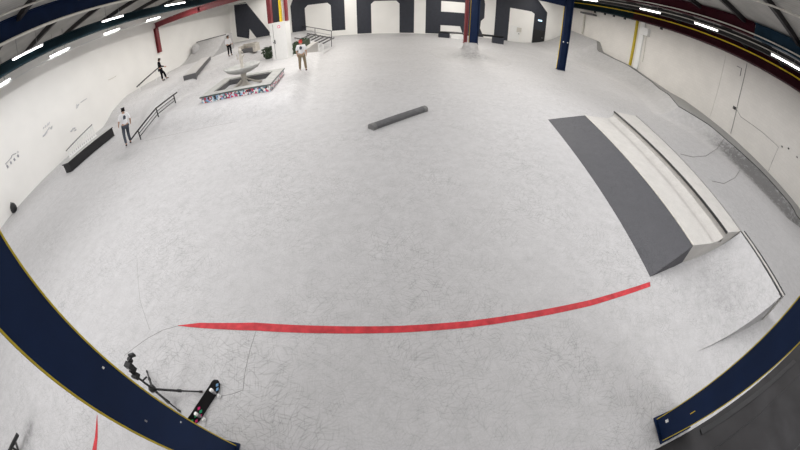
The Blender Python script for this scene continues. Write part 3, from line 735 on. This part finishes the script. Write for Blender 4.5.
# back quarter pipe on the left
m = MB(); rows = []
n = 14
for i in range(n + 1):
    x = -5.56 + (5.56 - 4.55) * i / n
    z0 = hgt(x, 7.0)
    rows.append([(x, 6.95 + 1.05 * s_, z0 - .004 + (.745 - z0) * s_ ** 1.9) for s_ in [k / 10 for k in range(11)]] + [(x, 8.35, .745), (x, 8.36, z0 - .01)])
m.grid(rows)
R_ = rows[-1]; m.face(R_)
o = m.build('back_quarter_pipe', M['ramp'], base=(-5, 7.5, 0)); add_wear_shade(o, lambda x, y: .16)
tag(o, 'pale quarter pipe in the back left corner behind the grey ledge', 'ramp')
m = MB(); m.tube([(-5.54, 8.0, .748), (-4.55, 8.0, .748)], .011, 8); m.build('coping', M['grey'], o)
o = MB().lathe([(.13, -.1), (.12, .16), (.09, .22), (.05, .25), (.01, .26)], (-5.42, 7.72, .46), 20).build('corner_mound', M['ramp'], smooth=True); add_wear_shade(o, lambda x, y: .12)
tag(o, 'rounded pale hump where the back quarter pipe meets the left wall', 'ramp')
# dark stone seat on the deck
p = fz(248, 51.5, .30); 
t = empty('stone_seat', tuple(p), 'small grey block seat with armrests behind the fountain', 'seat')
MB().bb(p.x - .16, p.x + .16, p.y - .03, p.y + .18, .27, .37).build('seat_block', M['grey'], t)
MB().bb(p.x - .20, p.x - .14, p.y - .04, p.y + .2, .27, .45).build('armrest', M['stone'], t); MB().bb(p.x + .14, p.x + .20, p.y - .04, p.y + .2, .27, .45).build('armrest', M['stone'], t)
MB().bb(p.x - .16, p.x + .16, p.y + .14, p.y + .2, .27, .47).build('backrest', M['stone'], t)
# planter with hedge, right of the boxed column
t = empty('planter', (-1.9, 6.5, .12), 'pale planter wall with dark green hedge behind the standing skater', 'planter')
g0, g1 = fz(292, 57.6, .13), fz(304, 56.5, .13)
g0 = fy(293.5, 57, 6.0); g1 = fy(303.5, 57, 5.95); g2 = fy(318, 47, 7.0)
zg = .10
MB().hexa([(g1.x, g1.y, zg - .1), (g2.x, g2.y, zg - .1), (g2.x - .06, g2.y, zg - .1), (g1.x - .06, g1.y, zg - .1)], [(g1.x, g1.y, .18), (g2.x, g2.y, .24), (g2.x - .12, g2.y, .24), (g1.x - .12, g1.y, .18)]).build('side_wall', M['pale'], t)
MB().bb(g0.x + .02, g1.x - .05, g1.y + .01, g1.y + .05, 0, .15).build('front_wall', M['white'], t)
m = MB()
random.seed(3)
for i in range(260):
    yy = g1.y + .06 + random.random() * .9; xx = g0.x + (g1.x - .11 - g0.x) * random.random() - .06 * (yy - g1.y); zz_ = .13 + .24 * random.random()
    R_ = Matrix.Rotation(random.random() * 6, 3, 'Z') @ Matrix.Rotation(random.random() * 3, 3, 'X')
    m.box((xx, yy, zz_), (.05, .035, .012), mtx=R_)
m.bb(g0.x, g1.x - .11, g1.y + .06, g1.y + .95, .02, .34)
m.build('hedge', M['green'], t)
o = MB(); random.seed(5)
p = onfloor(267, 59.5)
for i in range(50):
    o.box((p.x + random.uniform(-.09, .08), p.y + random.uniform(0, .2), .16 + .2 * random.random() * (1 - 0)), (.05, .04, .012), mtx=Matrix.Rotation(random.random() * 6, 3, 'Z') @ Matrix.Rotation(random.random() * 3, 3, 'X'))
o.lathe([(.06, .1), (.085, .2), (.05, .3), (.01, .37)], (p.x, p.y + .1, 0), 10)
tag(o.build('shrub', M['green']), 'small dark green shrub to the left of the white boxed column', 'plant')
# steel stair frame with slanted bars + railings
t = empty('stair_frame', (-2.1, 7.4, 0), 'black steel frame with slanted cross bars and railing before the first letter O', 'stairs')
def bar(a, b, r=.009, nm='bar', mm='black'): MB().tube([a, b], r, 6).build(nm, M[mm], t)
zz0 = .22
bar(fz(290, 37.4, zz0), fz(306, 39.6, zz0), .016, 'front_beam')
bar(fz(303, 32.8, zz0), fz(331, 38, zz0), .016, 'rear_beam')
lo_ = [fz(303 + 4 * k, 38.2 + 1.06 * k, zz0) for k in range(6)]; hi_ = [fz(311.5 + 4.5 * k, 33.9 + .8 * k, zz0) for k in range(6)]
for a_, b_ in zip(lo_, hi_):
    bar(a_, b_, .016, 'cross_bar')
    bar(a_, Vector((a_.x, a_.y, 0)), .006, 'post', 'white')
for px, py in ((291, 37.6), (296, 38.3), (301, 39)):
    a_ = fz(px, py, zz0); bar(a_, Vector((a_.x, a_.y, .10)), .008, 'post', 'white')
R0_, R1_ = fz(303, 32.8, zz0), fz(331, 38, zz0)
up0, up1 = fy(303, 26, R0_.y), fy(331.5, 31, R1_.y)
bar(up0, up1, .012, 'handrail'); bar(up0.lerp(R0_, .6), up1.lerp(R1_, .6), .007, 'lower_rail', 'steel')
for s_ in (0, .5, 1): bar(Vector((R0_.lerp(R1_, s_).x, R0_.lerp(R1_, s_).y, 0)), up0.lerp(up1, s_), .008, 'post')

# black flat rail behind the mound
t = empty('low_bench', (1.8, 9.3, 0), 'long low black rail with block feet in front of the letters R and D', 'rail')
A, B = fz(438.5, 33.6, .09), fz(504, 38.6, .09)
A = fy(438.5, 33, 9.6); B = fy(503.5, 38.2, 9.2)
MB().tube([A + Vector((0, 0, .03)), B + Vector((0, 0, .03))], .03, 4).build('rail_bar', M['black'], t)
for P_, Q_ in ((A, A.lerp(B, .17)), (A.lerp(B, .83), B)):
    MB().hexa([(P_.x, P_.y - .06, 0), (Q_.x, Q_.y - .06, 0), (Q_.x, Q_.y + .06, 0), (P_.x, P_.y + .06, 0)], [(P_.x, P_.y - .06, P_.z), (Q_.x, Q_.y - .06, Q_.z), (Q_.x, Q_.y + .06, Q_.z), (P_.x, P_.y + .06, P_.z)]).build('block_foot', M['letter'], t)
Pm = A.lerp(B, .30); MB().bb(Pm.x - .2, Pm.x + .2, Pm.y - .05, Pm.y + .05, 0, Pm.z - .03).build('block_foot', M['white'], t)

# ================================================================== right wall fittings
def wallstuff_tube(pix, r, name, mm, label, cat, off=.02):
    pts = [fx(a, b, XR - off) for a, b in pix]
    return tag(MB().tube(pts, r, 6).build(name, M[mm]), label, cat)
a_, b_ = fx(629.4, 66.4, XR - .03), fx(636.9, 21, XR - .03)
tag(MB().bb(XR - .05, XR - .001, a_.y - .035, a_.y + .03, interp(ZB, a_.y) + .01, 1.66).build('wall_post', M['mustard']), 'yellow steel post on the right wall', 'post')
tag(MB().bb(XR - .05, XR - .001, a_.y - .34, a_.y - .17, interp(ZB, a_.y - .2) + .01, 1.66).build('wall_pilaster', M['white']), 'white boxed pilaster just right of the yellow post', 'post')
wallstuff_tube([(642.5, 62), (647, 30)], .008, 'wall_cable', 'offwhite', 'thin cable down the right wall beside the white pilaster', 'cable')
p = fx(641.5, 26, XR - .05); q = fx(645, 31, XR - .05)
tag(MB().bb(XR - .10, XR - .001, p.y - .33, p.y - .02, 1.33, 1.53).build('wall_box', M['white'], bevel=.02), 'white box hanging high on the right wall by the yellow post', 'box')
wallstuff_tube([(730.6, 133.5), (739, 98), (747, 63.4)], .006, 'wall_cable', 'joint', 'thin dark cable down the right wall between its two halves', 'cable', .008)
p = fx(734.5, 108, XR - .01)
t = empty('wall_socket', tuple(p), 'small black socket on the right wall beside the dark cable', 'socket')
MB().bb(XR - .03, XR - .001, p.y - .03, p.y + .03, p.z - .025, p.z + .03).build('socket_body', M['black'], t); MB().bb(XR - .034, XR - .03, p.y - .008, p.y + .016, p.z - .01, p.z + .016).build('socket_face', M['grey'], t)
wallstuff_tube([(737, 66), (741.5, 68.3), (740, 76)], .007, 'wall_bracket', 'joint', 'small dark hooked bracket high on the right wall', 'bracket', .01)
wallstuff_tube([(755, 60), (754.5, 66)], .008, 'wall_hook', 'joint', 'short dark hook under the right wall beam', 'hook', .01)
wallstuff_tube([(735, 107), (741, 117), (762, 132), (778.5, 147), (772, 162), (768.5, 171)], .004, 'panel_edge', 'joint', 'thin edge of a repainted panel on the right wall', 'seam', .006)
for i, (a, b) in enumerate(((782, 146.5), (788.5, 148.5), (797, 157))):
    p = fx(a, b, XR - .01); tag(MB().bb(XR - .02, XR - .001, p.y - .014, p.y + .014, p.z - .012, p.z + .012).build('wall_plug', M['black' if i == 1 else 'joint']), ('small grey plug on the right wall at the corner of the repainted panel', 'black plug on the right wall, the darkest of three at its near end', 'faint grey plug on the right wall nearest the frame edge')[i], 'plug')
for ci, a in enumerate((596, 606, 615, 626, 663)):
    p = fx(a, {596: 12, 606: 14, 615: 16, 626: 18, 663: 25.5}[a], XR - .06)
    tag(MB().bb(XR - .12, XR - .08, p.y - .03, p.y + .03, 1.60, 1.66).build('beam_clip', M['black']), 'small black clip under the right wall beam, %s from the far corner' % ('first', 'second', 'third', 'fourth', 'fifth')[ci], 'clip', 'clips under the right wall beam')
# far corner downpipe
p = fy(576, 14, YF - .1)
tag(MB().tube([(XR - .05, YF - .9, .8), (XR - .05, YF - .9, 1.55)], .03, 8).build('corner_pipe', M['offwhite']), 'pale pipe in the far right corner of the hall', 'pipe')
tag(MB().bb(XR - .16, XR - .02, YF - 1.6, YF - .8, 1.50, 1.56).build('corner_bracket', M['grey']), 'grey bracket high in the far right corner', 'bracket')
tag(MB().bb(XR - .01, XR - .001, 4.0, 4.05, interp(ZB, 4.0) + .02, 1.6).build('wall_seam', M['wall_b']), 'faint vertical pilaster seam in the right wall blockwork', 'seam')

# left wall logos (small grey marks)
def leftmark(px, py): 
    d = ray(px, py); # plane x = -5.2 - .058 (y-1)
    tt = (-5.2 + .058) / (d.x + .058 * d.y); p = d * tt; p.z += 1; p.x += .006; return p
def mark(name, strokes, label, mm, r=.006):
    m = MB()
    for s_ in strokes:
        pts = [leftmark(a, b) for a, b in s_]
        m.tube(pts, r, 4)
    return tag(m.build(name, M[mm]), label, 'logo')
M['mark'] = mat('grey_wall_print', (.40, .40, .43), .7)
M['mark2'] = mat('pale_wall_print', (.58, .58, .61), .7)
m = MB()
for (a, b) in ((8.0, 166.5), (11.3, 162.5), (14.8, 159.3), (18.4, 155.7)):
    for da, db in ((-.8, .9), (.6, -.5)):
        m.tube([leftmark(a + da * .2 - 1.1, b + db * .3 - .9), leftmark(a + da * .2 + .2, b + db * .3 + 1.1)], .012, 4)
for s_ in ([(5.5, 163), (6.6, 166)], [(6, 163.4), (9, 160), (12, 156.5)], [(11, 158.5), (11.6, 155.6), (14, 154.2), (16, 153.5)], [(17, 153), (17.6, 151), (18.6, 152.6)]): m.tube([leftmark(a, b) for a, b in s_], .005, 4)
tag(m.build('wall_logo', M['mark']), 'small dark logo with four blocks low on the left wall, nearest the camera', 'logo')
mark('wall_logo', [[(43.3, 129), (43.6, 127)], [(45, 127.8), (45.3, 125.2)], [(46.6, 126.5), (48, 123)], [(48.5, 125), (49.5, 122)], [(42.6, 136), (44.4, 134.5), (47, 131), (49.3, 127)], [(42.8, 136.6), (44.6, 135.4), (47, 132)], [(50, 129), (52, 126), (51.5, 129.3)]], 'grey letters over a swoosh mark on the left wall above the ledge', 'mark2', .008)
mark('wall_logo', [[(76.3, 108.6), (76.6, 104)], [(77, 108), (78.9, 104)], [(76.4, 106), (78.4, 104.6)], [(80.5, 102.5), (84, 100.2), (86.6, 98.5)]], 'faint grey pointed mark with a stroke on the left wall', 'mark2', .007)
mark('wall_logo', [[(108, 80), (112, 78.4), (116, 76)]], 'very faint mark high on the left wall above the far rail', 'offwhite', .005)
mark('wall_scuff', [[(70.5, 131.5), (72, 130.5)], [(74.5, 130.5), (76, 129.5)], [(72, 129), (75, 127.8)]], 'grey scuff on the left wall above the slatted railing', 'mark2', .012)

# ================================================================== tripod, skateboards
def mtube(parent, pts, r, name, mm, seg=8):
    m = MB(1.0); m.tube(pts, r, seg)
    bm = m.bm
    me = bpy.data.meshes.new(name); bmesh.ops.recalc_face_normals(bm, faces=bm.faces); bm.to_mesh(me); bm.free(); me.materials.append(M[mm])
    o = bpy.data.objects.new(name, me); C.objects.link(o); o.parent = parent; return o
def mpart(parent, mb, name, mm, smooth=False, bevel=0):
    bmesh.ops.recalc_face_normals(mb.bm, faces=mb.bm.faces)
    me = bpy.data.meshes.new(name); mb.bm.to_mesh(me); mb.bm.free(); me.materials.append(M[mm])
    o = bpy.data.objects.new(name, me); C.objects.link(o); o.parent = parent
    if smooth:
        for p in me.polygons: p.use_smooth = True
    if bevel:
        b = o.modifiers.new('bevel', 'BEVEL'); b.width = bevel; b.segments = 2
    return o
T = empty('tripod', (-.884, .207, 0), 'low black camera tripod with splayed legs beside the near left column', 'tripod')
tc = Vector((-.884, .207, 0)) * S
tip = fz(203, 392, 0) * S - tc; tip.z = .015
tip2 = fz(181, 412, 0) * S - tc; tip2.z = .015
tip3 = Vector((-.45, .30, .015))
hub = Vector((0, 0, .22))
for tp_ in (tip, tip2, tip3):
    mid = hub.lerp(tp_, .55)
    lg = mtube(T, [hub, mid], .020, 'leg', 'black'); mtube(lg, [mid, tp_], .013, 'leg_section', 'black'); mtube(lg, [mid - (tp_ - hub).normalized() * .03, mid + (tp_ - hub).normalized() * .03], .026, 'leg_lock', 'black'); mtube(lg, [tp_ + (hub - tp_).normalized() * .05, tp_], .018, 'rubber_foot', 'black')
m = MB(1.0); m.lathe([(.05, .19), (.06, .21), (.06, .26), (.04, .29)], (0, 0, 0), 14); mpart(T, m, 'spider', 'black', True)
mtube(T, [Vector((0, 0, .10)), Vector((0, 0, .62))], .018, 'centre_column', 'black')
m = MB(1.0); m.box((0, 0, .64), (.12, .10, .06)); m.box((-.03, .05, .70), (.05, .12, .10)); mpart(T, m, 'pan_head', 'black', bevel=.01)
mtube(T, [Vector((.02, 0, .50)), Vector((.12, .06, .55))], .014, 'pan_handle', 'black')
m = MB(1.0); m.box((-.03, .06, .80), (.12, .09, .09)); m.lathe([(.035, 0), (.035, .08)], (-.03, .14, .78), 12); mpart(T, m, 'camera_body', 'black', bevel=.008)
mtube(T, [Vector((-.02, .10, .84)), Vector((.07, .16, .90))], .016, 'monitor_arm', 'black')
m = MB(1.0); m.box((.08, .18, .92), (.10, .03, .07), rz=.5); mpart(T, m, 'monitor', 'black', bevel=.005)

def skateboard(loc, rot, label, prints=True, scale=1.0):
    t = empty('skateboard', loc, label, 'skateboard')
    L, Wd = .40 * scale, .10 * scale
    m = MB(1.0); rows_t = []
    n = 24
    for i in range(n + 1):
        s_ = -1 + 2 * i / n; x = s_ * L
        wdt = Wd * math.sqrt(max(0.02, 1 - max(0, (abs(s_) - .72) / .28) ** 2)); z = .10 + .05 * max(0, (abs(s_) - .66) / .34) ** 1.3
        rows_t.append([(x, -wdt, z), (x, -wdt * .5, z - .003), (x, wdt * .5, z - .003), (x, wdt, z)])
    g = m.grid(rows_t)
    bmesh.ops.solidify(m.bm, geom=list(m.bm.faces), thickness=.012)
    mpart(t, m, 'deck', 'black')
    for x in (-.21, .21):
        x *= scale
        m = MB(1.0); m.box((x, 0, .085), (.05, .06, .02)); m.tube([(x, -.07, .06), (x, .07, .06)], .012, 6); tr_ = mpart(t, m, 'truck', 'steel')
        for yy in (-.075, .075):
            m = MB(1.0); m.tube([(x, yy - .017, .03 + .002), (x, yy + .017, .03 + .002)], .028, 14); mpart(tr_, m, 'wheel', 'white', False)
    if prints:
        for (x, y, mm) in ((-.30, .03, 'pink'), (-.24, -.03, 'mint'), (-.20, .035, 'pink'), (-.14, .0, 'mint'), (-.34, -.02, 'mint'), (-.12, -.05, 'pink'), (.33, .0, 'skyp'), (.28, .03, 'skyp')):
            m = MB(1.0); z = .083 + (.05 * max(0, (abs(x) / L - .66) / .34) ** 1.3); m.prism([(x - .035, y, z), (x, y - .022, z), (x + .035, y, z), (x, y + .022, z)], (0, 0, .004)); mpart(t, m, 'print', mm)
    t.rotation_euler = rot
    return t
# board on its side near the tripod
h_, k_ = fz(197, 420, 0.02), fz(217, 389, 0.02)
dirb = (k_ - h_).normalized(); ang = math.atan2(dirb.y, dirb.x)
pb = (h_ + k_) / 2
eul = (Matrix.Rotation(ang, 3, 'Z') @ Matrix.Rotation(math.radians(-112), 3, 'X')).to_euler()
sk = skateboard((pb.x, pb.y, .028), eul, 'black skateboard with pink and green prints tipped on its side by the tripod')
off = (Matrix.Rotation(ang, 3, 'Z') @ Matrix.Rotation(math.radians(-112), 3, 'X')) @ Vector((0, 0, -.06)); sk.location += Vector((off.x, off.y, 0))

# flat rail end bottom left
t = empty('grind_rail', (-1.9, -.47, 0), 'end of a black grind rail with its cross foot in the bottom left corner', 'rail')
a_, b_ = fz(17.6, 434.5, .06), fz(9, 452, .06)
b2 = a_ + (b_ - a_).normalized() * .6
MB().tube([a_, b2], .011, 8).build('rail_bar', M['black'], t)
for s_ in (.18, .9):
    c0 = a_.lerp(b2, s_); MB().tube([c0, Vector((c0.x, c0.y, .006))], .008, 6).build('post', M['black'], t)
    nrm = Vector((-(b2 - a_).y, (b2 - a_).x, 0)).normalized() * .07
    MB().tube([Vector((c0.x, c0.y, .008)) - nrm, Vector((c0.x, c0.y, .008)) + nrm], .008, 6).build('foot_bar', M['black'], t)

# ================================================================== PEOPLE
def skinmesh(name, parent, verts, edges, radii, mm, root=0, sub=2):
    me = bpy.data.meshes.new(name); me.from_pydata([tuple(v) for v in verts], edges, []); me.update()
    o = bpy.data.objects.new(name, me); C.objects.link(o); me.materials.append(M[mm])
    o.parent = parent
    sk = o.modifiers.new('skin', 'SKIN'); sk.use_smooth_shade = True
    if not me.skin_vertices: 
        bpy.context.view_layer.objects.active = o
    lay = me.skin_vertices[0] if me.skin_vertices else None
    if lay:
        for i, r in enumerate(radii):
            lay.data[i].radius = (r, r) if not isinstance(r, tuple) else r
            lay.data[i].use_root = (i == root)
    sb = o.modifiers.new('sub', 'SUBSURF'); sb.levels = sub; sb.render_levels = sub
    return o
def person(label, loc, face, J, colors, hgt_m=1.75, tilt=(0, 0), wide=1.05):
    t = empty('person', loc, label, 'person')
    t.rotation_euler = (tilt[0], tilt[1], face); k = hgt_m / 1.75; t.scale = (k * wide, k * wide, k)
    base = dict(pel=(0, 0, .95), sp=(0, 0, 1.12), ch=(0, .0, 1.30), nb=(0, -.01, 1.45), nk=(0, 0, 1.51), hd=(0, .02, 1.60), ht=(0, .015, 1.68),
                Ls=(-.17, 0, 1.40), Le=(-.235, -.03, 1.13), Lw=(-.22, .06, .90), Rs=(.17, 0, 1.40), Re=(.235, -.03, 1.13), Rw=(.22, .06, .90),
                Lh=(-.095, 0, .90), Lk=(-.11, .03, .50), La=(-.12, 0, .09), Rh=(.095, 0, .90), Rk=(.11, .03, .50), Ra=(.12, 0, .09))
    base.update(J); P = {a: Vector(b) for a, b in base.items()}
    # body: one continuous skin
    vs, ed, rd = [], [], []
    def add(p, r, par=None):
        vs.append(Vector(p)); rd.append(r)
        if par is not None: ed.append((par, len(vs) - 1))
        return len(vs) - 1
    i0 = add(P['pel'], (.13, .10)); i1 = add(P['sp'], (.12, .09), i0); i2 = add(P['ch'], (.14, .10), i1); i3 = add(P['nb'], (.075, .065), i2)
    i4 = add(P['nk'], .050, i3); i5 = add(P['hd'], .082, i4); i6 = add(P['ht'], .070, i5)
    fw = Vector((0, 1, 0))
    for s_ in ('L', 'R'):
        a = add(P[s_ + 's'], .055, i2); b = add(P[s_ + 'e'], .042, a); c = add(P[s_ + 'w'], .030, b)
        dr = (P[s_ + 'w'] - P[s_ + 'e']).normalized(); sd = dr.cross(Vector((1, 0, 0))).normalized()
        pm = add(P[s_ + 'w'] + dr * .06, .032, c)
        for k_ in range(4):
            o0 = P[s_ + 'w'] + dr * .09 + sd * (.027 - .018 * k_); ln = (.062, .072, .068, .052)[k_]
            f = add(o0, .010, pm); add(o0 + dr * ln * .9 + Vector((0, .012, 0)), .008, f)
        f = add(P[s_ + 'w'] + dr * .04 + sd * .045, .011, pm); add(P[s_ + 'w'] + dr * .085 + sd * .065, .009, f)
        h = add(P[s_ + 'h'], .085, i0); kn = add(P[s_ + 'k'], .055, h); an = add(P[s_ + 'a'], .036, kn); add(P[s_ + 'a'] + Vector((0, .12, -.05)), .028, an)
    skinmesh('body', t, vs, ed, rd, 'skin')
    # nose, ears, eyes
    hd = P['hd']
    m = MB(1.0); m.lathe([(.012, 0), (.004, .03)], (hd.x, hd.y + .085, hd.z - .02), 8); mpart(t, m, 'nose', 'skin', True)
    for sx in (-.082, .082):
        m = MB(1.0); m.box((hd.x + sx, hd.y, hd.z - .01), (.016, .03, .05)); mpart(t, m, 'ear', 'skin')
    for sx in (-.03, .03):
        m = MB(1.0); m.lathe([(.004, -.006), (.010, 0), (.004, .006)], (hd.x + sx, hd.y + .078, hd.z + .012), 8); mpart(t, m, 'eye', 'hair')
    # hair / cap
    vs, ed, rd = [], [], []
    a = add(hd + Vector((0, -.022, .03)), .086); add(P['ht'] + Vector((0, -.008, .018)), .074, a); add(hd + Vector((0, -.035, -.05)), .058, a)
    skinmesh('hair', t, vs, ed, rd, colors.get('hair', 'hair'))
    # shirt
    vs, ed, rd = [], [], []
    a = add(P['pel'] + Vector((0, 0, -.04)), (.165, .125)); b = add(P['sp'], (.150, .115), a); c = add(P['ch'], (.170, .125), b); d = add(P['nb'] + Vector((0, 0, -.02)), (.09, .08), c)
    for s_ in ('L', 'R'):
        e = add(P[s_ + 's'], .080, c); el = add(P[s_ + 'e'], .062, e)
        if colors.get('long'): add(P[s_ + 'w'], .046, el)
    skinmesh('shirt', t, vs, ed, rd, colors['top'])
    vs, ed, rd = [], [], []
    a = add(P['pel'] + Vector((0, 0, -.01)), (.15, .115))
    for s_ in ('L', 'R'):
        h = add(P[s_ + 'h'] + Vector((0, 0, -.03)), .100, a); kn = add(P[s_ + 'k'], .075, h); add(P[s_ + 'a'] + Vector((0, 0, .03)), .062, kn)
    skinmesh('trousers', t, vs, ed, rd, colors['leg'])
    for s_ in ('L', 'R'):
        vs, ed, rd = [], [], []
        p = P[s_ + 'a']; a = add(p + Vector((0, -.03, -.03)), .050); b = add(p + Vector((0, .08, -.045)), (.050, .042), a); add(p + Vector((0, .17, -.052)), (.042, .034), b)
        skinmesh('shoe', t, vs, ed, rd, 'shoe', sub=1)
    if colors.get('print'):
        m = MB(1.0); y = P['ch'].y - .135
        m.prism([(-.05, y, 1.20), (.06, y, 1.22), (.07, y, 1.34), (.0, y, 1.40), (-.06, y, 1.33)], (0, .012, 0)); mpart(t, m, 'back_print', 'jean')
    return t
def facing(az_deg, rel):      # rel 0 = walking away from camera, 90 = to the right, 180 = towards it
    return -math.radians(az_deg + rel)
# skater in black, right foot on the tail of his board
p0 = Vector((-4.60, 5.17, 0)); p0.z = hgt(p0.x, p0.y)
person('skater all in black looking down, one foot on a tipped skateboard, upper left deck', p0, facing(-41.5, 90), dict(hd=(0, .07, 1.58), ht=(0, .08, 1.66), nk=(0, .03, 1.50), Rk=(.10, .20, .55), Ra=(.10, .26, .16), Rw=(.16, .28, 1.0), Re=(.22, .05, 1.13)),
       dict(top='blackc', leg='blackc', long=True), 1.95, wide=1.15)
dq = Vector((math.cos(math.radians(41.5)), math.sin(math.radians(41.5)), 0))
skp = p0 + dq * .115
an0 = math.atan2(dq.y, dq.x)
sk2 = skateboard((skp.x, skp.y, p0.z + .05), (Matrix.Rotation(an0, 3, 'Z') @ Matrix.Rotation(math.radians(-38), 3, 'Y')).to_euler(), 'dark skateboard tipped up under the foot of the skater in black', prints=False)
# skater in white tee walking away by the handrail
p1 = Vector((-3.25, 2.66, 0)); p1.z = hgt(*p1.xy)
person('skater in white t-shirt and grey jeans beside the black handrail, seen from behind', p1, facing(-50, -8), dict(Lk=(-.12, -.02, .50), La=(-.11, -.16, .10), Rk=(.12, .16, .52), Ra=(.16, .12, .10), Lw=(-.28, .12, .98), Le=(-.27, -.06, 1.15), Re=(.27, -.06, 1.15), Rw=(.29, .10, .97)),
       dict(top='tee', leg='jean', print=True), 1.88, (0, .17))
# skater in white top and black trousers
p2 = Vector((-3.66, 6.50, 0)); p2.z = hgt(*p2.xy)
person('skater in white top and black trousers standing behind the fountain', p2, facing(-29, 150), dict(Lw=(-.24, .10, 1.0), Rw=(.24, .12, 1.02), Ra=(.16, .05, .09)), dict(top='tee', leg='blackc', long=True), 1.90)
# skater in white tee and khaki trousers
p3 = Vector((-1.385, 4.49, 0)); p3.z = hgt(*p3.xy)
person('skater in white t-shirt, khaki trousers and red cap standing before the planter', p3, facing(-17.3, 10), dict(La=(-.15, 0, .09), Ra=(.15, .0, .09), Lk=(-.13, .02, .50), Rk=(.13, .02, .5)), dict(top='tee', leg='khaki', print=True, hair='redcap'), 1.90)

for o in bpy.data.objects:
    if '_o' in o: del o['_o']
